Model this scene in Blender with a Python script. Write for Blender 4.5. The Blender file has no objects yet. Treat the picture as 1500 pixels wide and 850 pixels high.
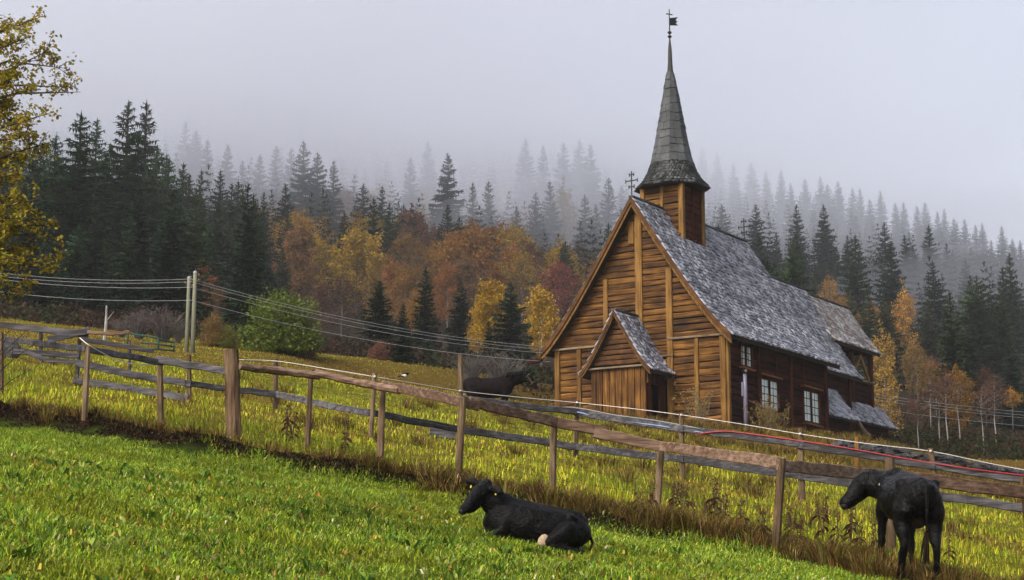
import bpy, math, random
import numpy as np
from mathutils import Vector, Matrix

# ------------------------------------------------------------------ camera, light, air
SC = bpy.context.scene
COL = SC.collection
F_PX, T_H = 2570.0, 475.0 / 2570.0          # focal length in photo pixels, tangent of the pitch
TH = math.atan(T_H)
CT, ST = math.cos(TH), math.sin(TH)

cam_d = bpy.data.cameras.new('camera')
cam = bpy.data.objects.new('camera', cam_d)
COL.objects.link(cam)
cam_d.sensor_fit = 'HORIZONTAL'
cam_d.sensor_width = 36.0
cam_d.lens = 36.0 * F_PX / 1500.0
cam_d.clip_start = 0.1
cam_d.clip_end = 6000.0
cam.location = (0, 0, 0)
cam.rotation_euler = (math.pi / 2 + TH, 0, 0)
SC.camera = cam

SUN_EL, SUN_ROT = math.radians(42), math.radians(222)
world = bpy.data.worlds.new('World')
SC.world = world
world.use_nodes = True
wn, wl = world.node_tree.nodes, world.node_tree.links
wn.clear()
sky = wn.new('ShaderNodeTexSky')
sky.sky_type = 'NISHITA'
sky.sun_disc = False
sky.sun_elevation = SUN_EL
sky.sun_rotation = SUN_ROT
sky.air_density = 1.0
sky.dust_density = 4.0
sky.ozone_density = 1.0
hs = wn.new('ShaderNodeHueSaturation')      # cloud cover takes most of the blue out of the sky
hs.inputs['Saturation'].default_value = 0.62
bg = wn.new('ShaderNodeBackground')
bg.inputs['Strength'].default_value = 0.115
wo = wn.new('ShaderNodeOutputWorld')
wl.new(sky.outputs[0], hs.inputs['Color'])
wl.new(hs.outputs[0], bg.inputs['Color'])
wl.new(bg.outputs[0], wo.inputs['Surface'])

sun_d = bpy.data.lights.new('sun', 'SUN')
sun_d.energy = 1.5
sun_d.angle = math.radians(25)
sun_d.color = (1.0, 0.95, 0.88)
sun = bpy.data.objects.new('sun', sun_d)
COL.objects.link(sun)
sd = Vector((math.sin(SUN_ROT) * math.cos(SUN_EL), math.cos(SUN_ROT) * math.cos(SUN_EL), math.sin(SUN_EL)))
sun.rotation_euler = sd.to_track_quat('Z', 'Y').to_euler()
sun.location = sd * 60

SC.view_settings.view_transform = 'Standard'
SC.view_settings.look = 'None'
SC.view_settings.exposure = 1.2
SC.view_settings.gamma = 1.0
SC.cycles.max_bounces = 12
SC.cycles.diffuse_bounces = 3
SC.cycles.glossy_bounces = 3
SC.cycles.transparent_max_bounces = 8
SC.cycles.volume_bounces = 10

R = random.Random(7)
NR = np.random.RandomState(11)

# ------------------------------------------------------------------ helpers: objects
def tag(o, label=None, cat=None, group=None, kind=None):
    if label: o['label'] = label
    if cat: o['category'] = cat
    if group: o['group'] = group
    if kind: o['kind'] = kind
    return o

def empty(name, loc, rotz=0.0, label=None, cat=None, group=None, scale=1.0):
    o = bpy.data.objects.new(name, None)
    COL.objects.link(o)
    o.location = loc
    o.rotation_euler = (0, 0, rotz)
    o.scale = (scale,) * 3
    return tag(o, label, cat, group)

def link(name, me, mat=None, parent=None, kind=None):
    o = bpy.data.objects.new(name, me)
    COL.objects.link(o)
    if mat is not None and len(me.materials) == 0:
        me.materials.append(mat)
    if parent is not None: o.parent = parent
    if kind: o['kind'] = kind
    return o

def np_mesh(name, V, T, col=None, smooth=False):
    V = np.asarray(V, dtype=np.float32); T = np.asarray(T, dtype=np.int32)
    me = bpy.data.meshes.new(name)
    k = T.shape[1]
    me.vertices.add(len(V)); me.vertices.foreach_set('co', V.ravel())
    me.loops.add(T.size); me.loops.foreach_set('vertex_index', T.ravel())
    me.polygons.add(len(T)); me.polygons.foreach_set('loop_start', np.arange(0, T.size, k, dtype=np.int32))
    if smooth: me.polygons.foreach_set('use_smooth', np.ones(len(T), dtype=bool))
    me.update(calc_edges=True)
    if col is not None:
        a = me.attributes.new('col', 'FLOAT_COLOR', 'POINT')
        c = np.ones((len(V), 4), dtype=np.float32); c[:, :3] = col
        a.data.foreach_set('color', c.ravel())
    return me

class MB:
    """collects simple shapes; build() links them as ONE mesh"""
    def __init__(s): s.v, s.f = [], []
    def quadstrip(s, rings, closed=True, caps=True):
        n0 = len(s.v); n = len(rings[0])
        for r in rings: s.v += [tuple(p) for p in r]
        for i in range(len(rings) - 1):
            for j in range(n if closed else n - 1):
                a, b = n0 + i * n + j, n0 + i * n + (j + 1) % n
                s.f.append((a, b, b + n, a + n))
        if caps and closed:
            s.f.append(tuple(n0 + j for j in range(n))[::-1])
            s.f.append(tuple(n0 + (len(rings) - 1) * n + j for j in range(n)))
        return s
    def tube(s, pts, rad, n=6, jit=0.0, caps=True):
        pts = [Vector(p) for p in pts]
        if not hasattr(rad, '__len__'): rad = [rad] * len(pts)
        rings = []
        ref = None
        for i, p in enumerate(pts):
            d = (pts[min(i + 1, len(pts) - 1)] - pts[max(i - 1, 0)])
            d = d.normalized() if d.length > 1e-9 else Vector((0, 0, 1))
            if ref is None:
                ref = Vector((0, 0, 1)) if abs(d.z) < 0.9 else Vector((1, 0, 0))
            u = d.cross(ref)
            u = u.normalized() if u.length > 1e-6 else d.orthogonal().normalized()
            w = u.cross(d).normalized(); ref = w
            ring = []
            for k in range(n):
                a = 2 * math.pi * k / n
                rr = rad[i] * (1 + (R.uniform(-jit, jit) if jit else 0))
                ring.append(p + u * (math.cos(a) * rr) + w * (math.sin(a) * rr))
            rings.append(ring)
        return s.quadstrip(rings, True, caps)
    def bar(s, a, b, wid, hgt, up=(0, 0, 1), seg=1, jit=0.0, sag=0.0, bev=0.0):
        a, b = Vector(a), Vector(b)
        d = (b - a).normalized(); up = Vector(up)
        sd = d.cross(up).normalized(); u = sd.cross(d).normalized()
        rings = []
        for i in range(seg + 1):
            q = i / seg
            p = a.lerp(b, q) - Vector((0, 0, 1)) * sag * 4 * q * (1 - q)
            w2 = wid / 2 * (1 + R.uniform(-jit, jit)); h2 = hgt / 2 * (1 + R.uniform(-jit, jit))
            p = p + u * (R.uniform(-jit, jit) * hgt * .3) + sd * (R.uniform(-jit, jit) * wid * .3)
            if bev > 0:
                rings.append([p + sd * x + u * z for x, z in
                              ((-w2 + bev, -h2), (w2 - bev, -h2), (w2, -h2 + bev), (w2, h2 - bev), (w2 - bev, h2), (-w2 + bev, h2), (-w2, h2 - bev), (-w2, -h2 + bev))])
            else:
                rings.append([p + sd * x + u * z for x, z in ((-w2, -h2), (w2, -h2), (w2, h2), (-w2, h2))])
        return s.quadstrip(rings)
    def box(s, lo, hi):
        x0, y0, z0 = lo; x1, y1, z1 = hi
        return s.quadstrip([[(x0, y0, z), (x1, y0, z), (x1, y1, z), (x0, y1, z)] for z in (z0, z1)])
    def prism(s, poly, off):
        """polygon (3-D points) extruded by the vector off"""
        off = Vector(off)
        return s.quadstrip([[Vector(p) for p in poly], [Vector(p) + off for p in poly]])
    def mesh(s, name, smooth=False):
        me = bpy.data.meshes.new(name)
        me.from_pydata(s.v, [], s.f)
        if smooth: me.polygons.foreach_set('use_smooth', [True] * len(me.polygons))
        me.update()
        return me
    def build(s, name, mat, parent=None, kind=None, smooth=False):
        return link(name, s.mesh(name, smooth), mat, parent, kind)

def fix_normals(me):
    import bmesh
    bm = bmesh.new(); bm.from_mesh(me)
    bmesh.ops.recalc_face_normals(bm, faces=bm.faces)
    bm.to_mesh(me); bm.free()

# ------------------------------------------------------------------ helpers: noise, terrain, pixels of the photo to rays
def _hash(ix, iy, s):
    v = np.sin(ix * 127.1 + iy * 311.7 + s * 74.7) * 43758.5453
    return v - np.floor(v)
def vn(x, y, s=0.0):
    x = np.asarray(x, float); y = np.asarray(y, float)
    ix, iy = np.floor(x), np.floor(y); fx, fy = x - ix, y - iy
    fx = fx * fx * (3 - 2 * fx); fy = fy * fy * (3 - 2 * fy)
    a, b = _hash(ix, iy, s), _hash(ix + 1, iy, s); c, d = _hash(ix, iy + 1, s), _hash(ix + 1, iy + 1, s)
    return (a * (1 - fx) + b * fx) * (1 - fy) + (c * (1 - fx) + d * fx) * fy
def fbm(x, y, s=0.0, o=3):
    r, a, t = 0.0, 1.0, 0.0
    for i in range(o):
        r = r + a * vn(np.asarray(x) * 2 ** i, np.asarray(y) * 2 ** i, s + i * 3.1); t += a; a *= .5
    return r / t
def sstep(a, b, x):
    q = np.clip((np.asarray(x, float) - a) / (b - a), 0, 1)
    return q * q * (3 - 2 * q)

CH = np.array([5.03, 69.13]); CH_Z = 7.14                      # church: foot of the west gable's middle
AX = np.array([0.5500, 0.8352]); WX = np.array([-0.8352, 0.5500])

def hill_top(r): return 750.0 - 500.0 * r
def ground_base(x, y):
    x = np.asarray(x, float); y = np.asarray(y, float)
    lat = np.where(x > -7, -0.155 * x, 1.085 - 0.10 * (x + 7))
    yc = np.maximum(y, -40)
    near = -1.86 + 0.132 * yc + 0.035 * np.maximum(yc - 28, 0) + lat
    yy = np.maximum(y, 60.0)
    r = np.clip(x / yy, -0.5, 0.5)
    y1 = hill_top(r)
    q = np.clip((yy - 100) / (y1 - 100), 0, 1)
    t0 = 0.130 - 0.13 * r; t1 = 0.262 - 0.23 * r
    t = t0 + (t1 - t0) * q ** 0.85
    far = t * np.minimum(yy, y1) - 0.12 * np.maximum(yy - y1, 0)
    far = far + (fbm(x / 60., y / 60., 5) - .5) * 10 * sstep(120, 260, y)
    w = sstep(70, 115, y)
    h = near * (1 - w) + far * w
    # the level the church stands on
    lx = (x - CH[0]) * AX[0] + (y - CH[1]) * AX[1]; ly = (x - CH[0]) * WX[0] + (y - CH[1]) * WX[1]
    pad = CH_Z - 0.27 + 0.12 * (np.clip(ly, -7, 7) + 3.87) + 0.032 * np.clip(lx, -4, 10) + 0.065 * np.clip(lx - 10, 0, 14)
    dist = np.hypot(np.maximum(np.maximum(-4 - lx, lx - 23), 0), np.maximum(np.maximum(-6 - ly, ly - 6), 0))
    h = h + (pad - h) * (1 - sstep(0, 9, dist))
    h = h - 0.45 * sstep(11, 19, x) * sstep(52, 70, y) * (1 - sstep(95, 130, y))
    # hollow the horse stands in, and the low bank in front of it
    h = h - 0.42 * np.exp(-(((x + .4) / 6.5) ** 2 + ((y - 54.5) / 3.6) ** 2))
    h = h + 0.50 * np.exp(-(((x + .2) / 9) ** 2 + ((y - 48) / 2.6) ** 2))
    h = h + (fbm(x / 4., y / 4., 1) - .5) * 0.22 * sstep(3, 12, y) + (fbm(x / .9, y / .9, 2, 2) - .5) * 0.07
    return h

def ray(px, py):
    u, v = (px - 750.0) / F_PX, (425.0 - py) / F_PX
    return np.array([u, CT - v * ST, ST + v * CT])
def at(px, py, Y):
    d = ray(px, py); return Vector(d * (Y / d[1]))
_YS = np.concatenate([np.arange(4, 60, .03), np.arange(60, 130, .1)])
def hit(px, py, hfun=ground_base):
    d = ray(px, py); xs = d[0] / d[1] * _YS; zs = d[2] / d[1] * _YS
    k = np.nonzero(hfun(xs, _YS) >= zs)[0]
    Y = _YS[k[0]] if len(k) else 100.0
    return Vector((d[0] / d[1] * Y, Y, float(hfun(d[0] / d[1] * Y, Y))))

# edge between the mown green slope and the rough bank along the fence
_B = [hit(px, py) for px, py in ((-160, 590), (0, 614), (150, 640), (330, 675), (500, 703), (650, 728), (760, 752), (860, 772), (1000, 795), (1140, 818), (1280, 848), (1400, 872), (1560, 905))]
_BX = np.array([p.x for p in _B]); _BY = np.array([p.y for p in _B])
def edge_d(x, y): return np.asarray(y, float) - np.interp(x, _BX, _BY) + (fbm(np.asarray(x) / 1.3, np.asarray(y) / 1.3, 9, 2) - .5) * .7
def ground_h(x, y):
    d = edge_d(x, y)
    w = np.exp(-((d - .35) / .45) ** 2) * (1 - sstep(0, 6, np.asarray(x, float))) * sstep(5, 12, y)
    return ground_base(x, y) + 0.20 * w * (0.5 + fbm(np.asarray(x) / .35, np.asarray(y) / .35, 4, 2))
def gz(x, y): return float(ground_h(x, y))

# ------------------------------------------------------------------ materials
def new_mat(name):
    m = bpy.data.materials.new(name); m.use_nodes = True
    n, l = m.node_tree.nodes, m.node_tree.links
    return m, n, l, n['Principled BSDF']
def ramp(n, stops):
    r = n.new('ShaderNodeValToRGB'); e = r.color_ramp.elements
    while len(e) < len(stops): e.new(0.5)
    for el, (p, c) in zip(e, stops):
        el.position = p; el.color = (*c, 1)
    return r
def wood(name, stops, scale, rough=.7, island=.35, bump=.5, spec=.12, detail=8.0):
    m, n, l, b = new_mat(name)
    tc = n.new('ShaderNodeTexCoord'); mp = n.new('ShaderNodeMapping'); mp.inputs['Scale'].default_value = scale
    l.new(tc.outputs['Object'], mp.inputs['Vector'])
    nz = n.new('ShaderNodeTexNoise'); nz.inputs['Scale'].default_value = 1.0; nz.inputs['Detail'].default_value = detail; nz.inputs['Roughness'].default_value = .65
    l.new(mp.outputs[0], nz.inputs['Vector'])
    nz2 = n.new('ShaderNodeTexNoise'); nz2.inputs['Scale'].default_value = 1.3; nz2.inputs['Detail'].default_value = 3
    l.new(tc.outputs['Object'], nz2.inputs['Vector'])
    ge = n.new('ShaderNodeNewGeometry'); oi = n.new('ShaderNodeObjectInfo')
    def math_(op, a, bb):
        k = n.new('ShaderNodeMath'); k.operation = op
        for i, q in enumerate((a, bb)):
            if isinstance(q, (int, float)): k.inputs[i].default_value = q
            else: l.new(q, k.inputs[i])
        return k.outputs[0]
    isl = math_('MULTIPLY', math_('ADD', math_('ADD', ge.outputs['Random Per Island'], oi.outputs['Random']), -1.0), island * .5)
    v = math_('ADD', math_('ADD', math_('MULTIPLY', nz.outputs[0], 1.5), math_('MULTIPLY', nz2.outputs[0], .6)), -.55)
    v = math_('ADD', v, isl)
    r = ramp(n, stops); l.new(v, r.inputs[0]); l.new(r.outputs[0], b.inputs['Base Color'])
    b.inputs['Roughness'].default_value = rough; b.inputs['Specular IOR Level'].default_value = spec
    bp = n.new('ShaderNodeBump'); bp.inputs['Strength'].default_value = bump; bp.inputs['Distance'].default_value = .03
    l.new(nz.outputs[0], bp.inputs['Height']); l.new(bp.outputs[0], b.inputs['Normal'])
    return m
def flat(name, c, rough=.6, spec=.4, metal=0.0, var=.25, scale=30):
    m, n, l, b = new_mat(name)
    tc = n.new('ShaderNodeTexCoord'); nz = n.new('ShaderNodeTexNoise'); nz.inputs['Scale'].default_value = scale; nz.inputs['Detail'].default_value = 4
    l.new(tc.outputs['Object'], nz.inputs['Vector'])
    r = ramp(n, [(.25, tuple(q * (1 - var) for q in c)), (.75, tuple(min(1, q * (1 + var)) for q in c))])
    l.new(nz.outputs[0], r.inputs[0]); l.new(r.outputs[0], b.inputs['Base Color'])
    b.inputs['Roughness'].default_value = rough; b.inputs['Specular IOR Level'].default_value = spec; b.inputs['Metallic'].default_value = metal
    return m
def leaf_mat(name, use_attr=False, var=.5, trans=.25, hue=0.03):
    """leaf colour from the object's own colour (or a colour per blade), varied leaf by leaf"""
    m, n, l, b = new_mat(name)
    if use_attr:
        src = n.new('ShaderNodeAttribute'); src.attribute_name = 'col'; col = src.outputs['Color']
    else:
        src = n.new('ShaderNodeObjectInfo'); col = src.outputs['Color']
    ge = n.new('ShaderNodeNewGeometry')
    mr = n.new('ShaderNodeMapRange'); mr.inputs['To Min'].default_value = 1 - var; mr.inputs['To Max'].default_value = 1 + var
    l.new(ge.outputs['Random Per Island'], mr.inputs['Value'])
    mh = n.new('ShaderNodeMath'); mh.operation = 'MULTIPLY_ADD'; mh.inputs[1].default_value = hue * 2; mh.inputs[2].default_value = .5 - hue
    fr = n.new('ShaderNodeMath'); fr.operation = 'FRACT'; f0 = n.new('ShaderNodeMath'); f0.operation = 'MULTIPLY'; f0.inputs[1].default_value = 17.3
    l.new(ge.outputs['Random Per Island'], f0.inputs[0]); l.new(f0.outputs[0], fr.inputs[0]); l.new(fr.outputs[0], mh.inputs[0])
    hv = n.new('ShaderNodeHueSaturation')
    l.new(col, hv.inputs['Color']); l.new(mr.outputs[0], hv.inputs['Value']); l.new(mh.outputs[0], hv.inputs['Hue'])
    l.new(hv.outputs[0], b.inputs['Base Color'])
    b.inputs['Roughness'].default_value = .65; b.inputs['Specular IOR Level'].default_value = .10
    out = n['Material Output']
    tr = n.new('ShaderNodeBsdfTranslucent'); l.new(hv.outputs[0], tr.inputs['Color'])
    mx = n.new('ShaderNodeMixShader'); mx.inputs[0].default_value = trans
    l.new(b.outputs[0], mx.inputs[1]); l.new(tr.outputs[0], mx.inputs[2]); l.new(mx.outputs[0], out.inputs['Surface'])
    return m

M = {}
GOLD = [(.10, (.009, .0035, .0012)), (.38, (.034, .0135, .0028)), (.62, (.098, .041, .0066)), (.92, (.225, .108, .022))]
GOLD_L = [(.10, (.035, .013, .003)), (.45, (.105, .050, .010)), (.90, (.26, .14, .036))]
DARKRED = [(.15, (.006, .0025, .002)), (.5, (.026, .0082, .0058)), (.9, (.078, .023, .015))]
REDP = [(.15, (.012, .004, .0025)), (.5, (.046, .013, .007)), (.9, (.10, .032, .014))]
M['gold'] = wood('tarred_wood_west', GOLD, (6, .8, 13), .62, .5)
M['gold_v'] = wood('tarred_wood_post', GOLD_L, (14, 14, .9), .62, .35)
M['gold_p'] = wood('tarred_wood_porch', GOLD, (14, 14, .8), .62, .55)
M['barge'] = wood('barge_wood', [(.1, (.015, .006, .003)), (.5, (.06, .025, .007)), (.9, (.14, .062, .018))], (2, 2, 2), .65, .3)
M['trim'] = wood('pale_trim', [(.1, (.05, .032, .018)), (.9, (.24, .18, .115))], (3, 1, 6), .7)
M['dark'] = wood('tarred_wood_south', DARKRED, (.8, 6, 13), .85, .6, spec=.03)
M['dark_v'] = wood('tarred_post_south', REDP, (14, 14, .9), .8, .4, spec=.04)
M['lintel'] = wood('window_trim', [(.1, (.06, .018, .005)), (.9, (.22, .08, .022))], (1, 6, 6), .6)
M['void'] = flat('dark_interior', (.004, .003, .003), .9, .1)
M['roofbase'] = flat('roof_boards', (.03, .026, .026), .8)
def shingle_mat(name, stops, rough=.45, spec=.5):
    m, n, l, b = new_mat(name)
    ge = n.new('ShaderNodeNewGeometry'); tc = n.new('ShaderNodeTexCoord')
    nz = n.new('ShaderNodeTexNoise'); nz.inputs['Scale'].default_value = .9; nz.inputs['Detail'].default_value = 5; l.new(tc.outputs['Object'], nz.inputs['Vector'])
    nf = n.new('ShaderNodeTexNoise'); nf.inputs['Scale'].default_value = 18; nf.inputs['Detail'].default_value = 4; l.new(tc.outputs['Object'], nf.inputs['Vector'])
    a = n.new('ShaderNodeMath'); a.operation = 'MULTIPLY_ADD'; a.inputs[1].default_value = .75; l.new(ge.outputs['Random Per Island'], a.inputs[0]); l.new(nz.outputs[0], a.inputs[2])
    c = n.new('ShaderNodeMath'); c.operation = 'MULTIPLY_ADD'; c.inputs[1].default_value = .5; l.new(nf.outputs[0], c.inputs[0]); l.new(a.outputs[0], c.inputs[2])
    d = n.new('ShaderNodeMath'); d.operation = 'MULTIPLY'; d.inputs[1].default_value = .60; l.new(c.outputs[0], d.inputs[0])
    r = ramp(n, stops); l.new(d.outputs[0], r.inputs[0]); l.new(r.outputs[0], b.inputs['Base Color'])
    b.inputs['Roughness'].default_value = rough; b.inputs['Specular IOR Level'].default_value = spec
    bp = n.new('ShaderNodeBump'); bp.inputs['Strength'].default_value = .3; bp.inputs['Distance'].default_value = .02; l.new(nf.outputs[0], bp.inputs['Height']); l.new(bp.outputs[0], b.inputs['Normal'])
    return m
M['shingle'] = shingle_mat('wet_slate_grey_shingle', [(.24, (.022, .022, .030)), (.48, (.085, .085, .108)), (.66, (.20, .20, .235)), (.86, (.40, .40, .46))])
M['shingle_rust'] = shingle_mat('mossy_shingle', [(.2, (.03, .028, .03)), (.42, (.12, .115, .12)), (.52, (.20, .12, .085)), (.62, (.24, .22, .22)), (.85, (.42, .40, .40))])
M['spire'] = shingle_mat('weathered_spire_board', [(.24, (.006, .0065, .007)), (.5, (.024, .026, .026)), (.7, (.050, .053, .053)), (.88, (.11, .113, .118))], .65, .15)
M['iron'] = flat('wrought_iron', (.012, .012, .014), .5, .5, .5)
M['glass'] = flat('old_window_glass', (.52, .60, .56), .08, .8, 0, .25, 3)  # opaque pale colour: white curtains and reflected sky painted into the panes
M['stone'] = shingle_mat('field_stone', [(.42, (.008, .0075, .009)), (.64, (.024, .023, .024)), (.78, (.06, .058, .058)), (.92, (.24, .23, .22))], .85, .1)
M['post'] = wood('fence_post_wood', [(.1, (.022, .013, .007)), (.5, (.095, .060, .032)), (.9, (.22, .155, .095))], (18, 18, 2.0), .75, .5)
M['rail_new'] = wood('brown_rail_wood', [(.1, (.028, .015, .010)), (.45, (.105, .060, .038)), (.9, (.28, .19, .135))], (1.4, 9, 16), .65, .4)
M['gatepost'] = wood('old_gatepost_wood', [(.1, (.012, .007, .004)), (.5, (.062, .036, .020)), (.9, (.19, .125, .075))], (20, 20, 1.3), .85, .5, bump=.9, spec=.05)
M['rail_old'] = wood('grey_rail_wood', [(.1, (.010, .009, .010)), (.5, (.045, .041, .043)), (.9, (.14, .13, .135))], (1.2, 9, 16), .75, .5)
M['pole'] = wood('utility_pole_wood', [(.1, (.07, .07, .045)), (.9, (.22, .22, .15))], (14, 14, .7), .7)
M['wire'] = flat('pale_wire', (.24, .25, .25), .4, .5)
M['rope'] = flat('white_rope', (.55, .53, .49), .7)
M['blue'] = flat('blue_hose', (.16, .24, .40), .35, .5)
M['red'] = flat('red_hose', (.26, .022, .03), .5, .3)
M['green_paint'] = flat('green_painted_tube', (.012, .045, .03), .6, .2)
M['cow'] = flat('black_coat', (.0034, .0028, .0027), .75, .05, 0, .8, 16)
def coat(name, c, bump=.6):
    m = flat(name, c, .45, .10, 0, .8, 16); n, l = m.node_tree.nodes, m.node_tree.links; b = n['Principled BSDF']
    tc = n.new('ShaderNodeTexCoord'); mp = n.new('ShaderNodeMapping'); mp.inputs['Scale'].default_value = (14, 40, 26); l.new(tc.outputs['Object'], mp.inputs['Vector'])
    nz = n.new('ShaderNodeTexNoise'); nz.inputs['Scale'].default_value = 1.2; nz.inputs['Detail'].default_value = 6; l.new(mp.outputs[0], nz.inputs['Vector'])
    bp = n.new('ShaderNodeBump'); bp.inputs['Strength'].default_value = bump; bp.inputs['Distance'].default_value = .03; l.new(nz.outputs[0], bp.inputs['Height']); l.new(bp.outputs[0], b.inputs['Normal'])
    n2 = n.new('ShaderNodeTexNoise'); n2.inputs['Scale'].default_value = 26; n2.inputs['Detail'].default_value = 5; l.new(tc.outputs['Object'], n2.inputs['Vector'])
    r = ramp(n, [(.58, c), (.70, tuple(q * 2 + .004 for q in c)), (.80, (.04, .028, .018))]); l.new(n2.outputs[0], r.inputs[0]); l.new(r.outputs[0], b.inputs['Base Color'])
    return m
M['cow'] = coat('black_coat', (.0026, .0021, .002), .7)
M['horse'] = flat('dark_brown_coat', (.0065, .004, .0042), .7, .05, 0, .5, 9)
M['white_hair'] = flat('white_hair', (.30, .22, .14), .8)
M['muzzle'] = flat('grey_muzzle', (.016, .014, .015), .55, .12)
M['eye'] = flat('wet_eye', (.008, .006, .005), .25, .2)
M['hoof'] = flat('hoof_horn', (.02, .016, .013), .7, .05)
M['tag'] = flat('yellow_tag', (.42, .34, .04), .6)
M['bark_dark'] = flat('spruce_bark', (.035, .026, .022), .9, .2, 0, .5, 8)
M['bark_birch'] = flat('birch_bark', (.22, .205, .19), .8, .2, 0, .6, 3)
M['bark_grey'] = flat('grey_bark', (.085, .075, .07), .9, .2, 0, .4, 8)
M['needle'] = leaf_mat('conifer_needles', var=.5, trans=.12, hue=.02)
M['leaf'] = leaf_mat('autumn_leaves', var=.45, trans=.3, hue=.022)
M['blade'] = leaf_mat('grass_blades', use_attr=True, var=.45, trans=.3, hue=.012)
M['lamp_paint'] = flat('grey_violet_paint', (.15, .14, .19), .4)
# ------------------------------------------------------------------ ground: one sheet out to the ridge and beyond
def build_ground():
    xs = np.concatenate([-np.geomspace(26, 2500, 46)[::-1], np.arange(-25.2, 25.3, .42), np.geomspace(26, 2500, 46)])
    ys = np.concatenate([-np.geomspace(2, 300, 12)[::-1], np.arange(-1, 92, .5), np.geomspace(93, 3200, 74)])
    X, Y = np.meshgrid(xs, ys)
    Z = ground_h(X, Y)
    V = np.stack([X, Y, Z], -1).reshape(-1, 3)
    ny, nx = X.shape
    i = np.arange(ny - 1)[:, None] * nx + np.arange(nx - 1)[None, :]
    T = np.stack([i, i + 1, i + 1 + nx, i + nx], -1).reshape(-1, 4)
    d = edge_d(X, Y)
    green = np.array([.028, .042, .006]); soil = np.array([.011, .007, .006]); field = np.array([.10, .092, .012]); tan = np.array([.11, .062, .018]); forest = np.array([.02, .014, .009])
    def mixc(a, b, w): return a + (b - a) * w[..., None]
    c = np.broadcast_to(green, X.shape + (3,)).copy()
    c = mixc(c, np.broadcast_to(field, c.shape), sstep(.8, 1.6, d))
    c = mixc(c, np.broadcast_to(tan, c.shape), np.clip(sstep(.45, .75, fbm(X / 5, Y / 5, 21)) * sstep(3, 8, d), 0, 1) * .7)
    c = mixc(c, np.broadcast_to(tan * .8, c.shape), sstep(46, 56, Y) * .7)
    c = mixc(c, np.broadcast_to(soil, c.shape), sstep(-.25, .1, d) * (1 - sstep(.8, 1.5, d)))
    c = mixc(c, np.broadcast_to(forest, c.shape), sstep(80, 105, Y))
    me = np_mesh('ground', V, T, c.reshape(-1, 3), smooth=True)
    m, n, l, b = new_mat('hillside_soil_and_turf')
    a = n.new('ShaderNodeAttribute'); a.attribute_name = 'col'
    tc = n.new('ShaderNodeTexCoord'); nz = n.new('ShaderNodeTexNoise'); nz.inputs['Scale'].default_value = 5; nz.inputs['Detail'].default_value = 8
    l.new(tc.outputs['Object'], nz.inputs['Vector'])
    mr = n.new('ShaderNodeMapRange'); mr.inputs['From Min'].default_value = .3; mr.inputs['From Max'].default_value = .7; mr.inputs['To Min'].default_value = .5; mr.inputs['To Max'].default_value = 1.4
    l.new(nz.outputs[0], mr.inputs['Value'])
    mx = n.new('ShaderNodeVectorMath'); mx.operation = 'SCALE'; l.new(a.outputs['Color'], mx.inputs[0]); l.new(mr.outputs[0], mx.inputs['Scale'])
    l.new(mx.outputs[0], b.inputs['Base Color']); b.inputs['Roughness'].default_value = .95; b.inputs['Specular IOR Level'].default_value = 0.0
    bp = n.new('ShaderNodeBump'); bp.inputs['Strength'].default_value = .8; bp.inputs['Distance'].default_value = .08; l.new(nz.outputs[0], bp.inputs['Height']); l.new(bp.outputs[0], b.inputs['Normal'])
    g = link('ground', me, m); tag(g, kind='structure')
build_ground()

# ------------------------------------------------------------------ the church
church = empty('stave_church', (CH[0], CH[1], CH_Z), math.atan2(AX[1], AX[0]),
               'old tarred wooden stave church with slate grey shingle roofs and a tall slender spire', 'church')
HW, WALL = 3.87, 3.55
def part(name, mb, mat, par=church, kind=None, smooth=False):
    me = mb.mesh(name, smooth); fix_normals(me)
    return link(name, me, mat, par, kind)

def plank(par, mat, O, U, N, b0, b1, t0, t1, z0, z1, th=.055):
    """one horizontal wall log or board, slightly bulged, wavy and uneven"""
    if b1 - b0 < .08: return None
    O, U, N = Vector(O), Vector(U), Vector(N); mb = MB(); rings = []
    th *= R.uniform(.45, .95)
    w0 = R.uniform(-.012, .012)
    for i in range(4):
        q = i / 3
        jb, jt = R.uniform(-.018, .018) + w0, R.uniform(-.020, .012)
        ring = []
        for dep, zf in ((-.03, 0), (.72 * th, .04), (th, .22), (.98 * th, .78), (.70 * th, .965), (-.03, 1)):
            u0 = b0 + (t0 - b0) * zf; u1 = b1 + (t1 - b1) * zf
            z = z0 + (z1 - z0) * zf + (jb * (1 - zf) + jt * zf) - .008 * (1 - 2 * zf) * -1
            ring.append(O + U * (u0 + (u1 - u0) * q) + N * dep + Vector((0, 0, z)))
        rings.append(ring)
    mb.quadstrip(rings)
    return part('plank', mb, mat, par)

def roof_prof(W, zr, ze, fl):
    return lambda t: zr - (zr - ze + fl) * t + fl * t ** 4

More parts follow.
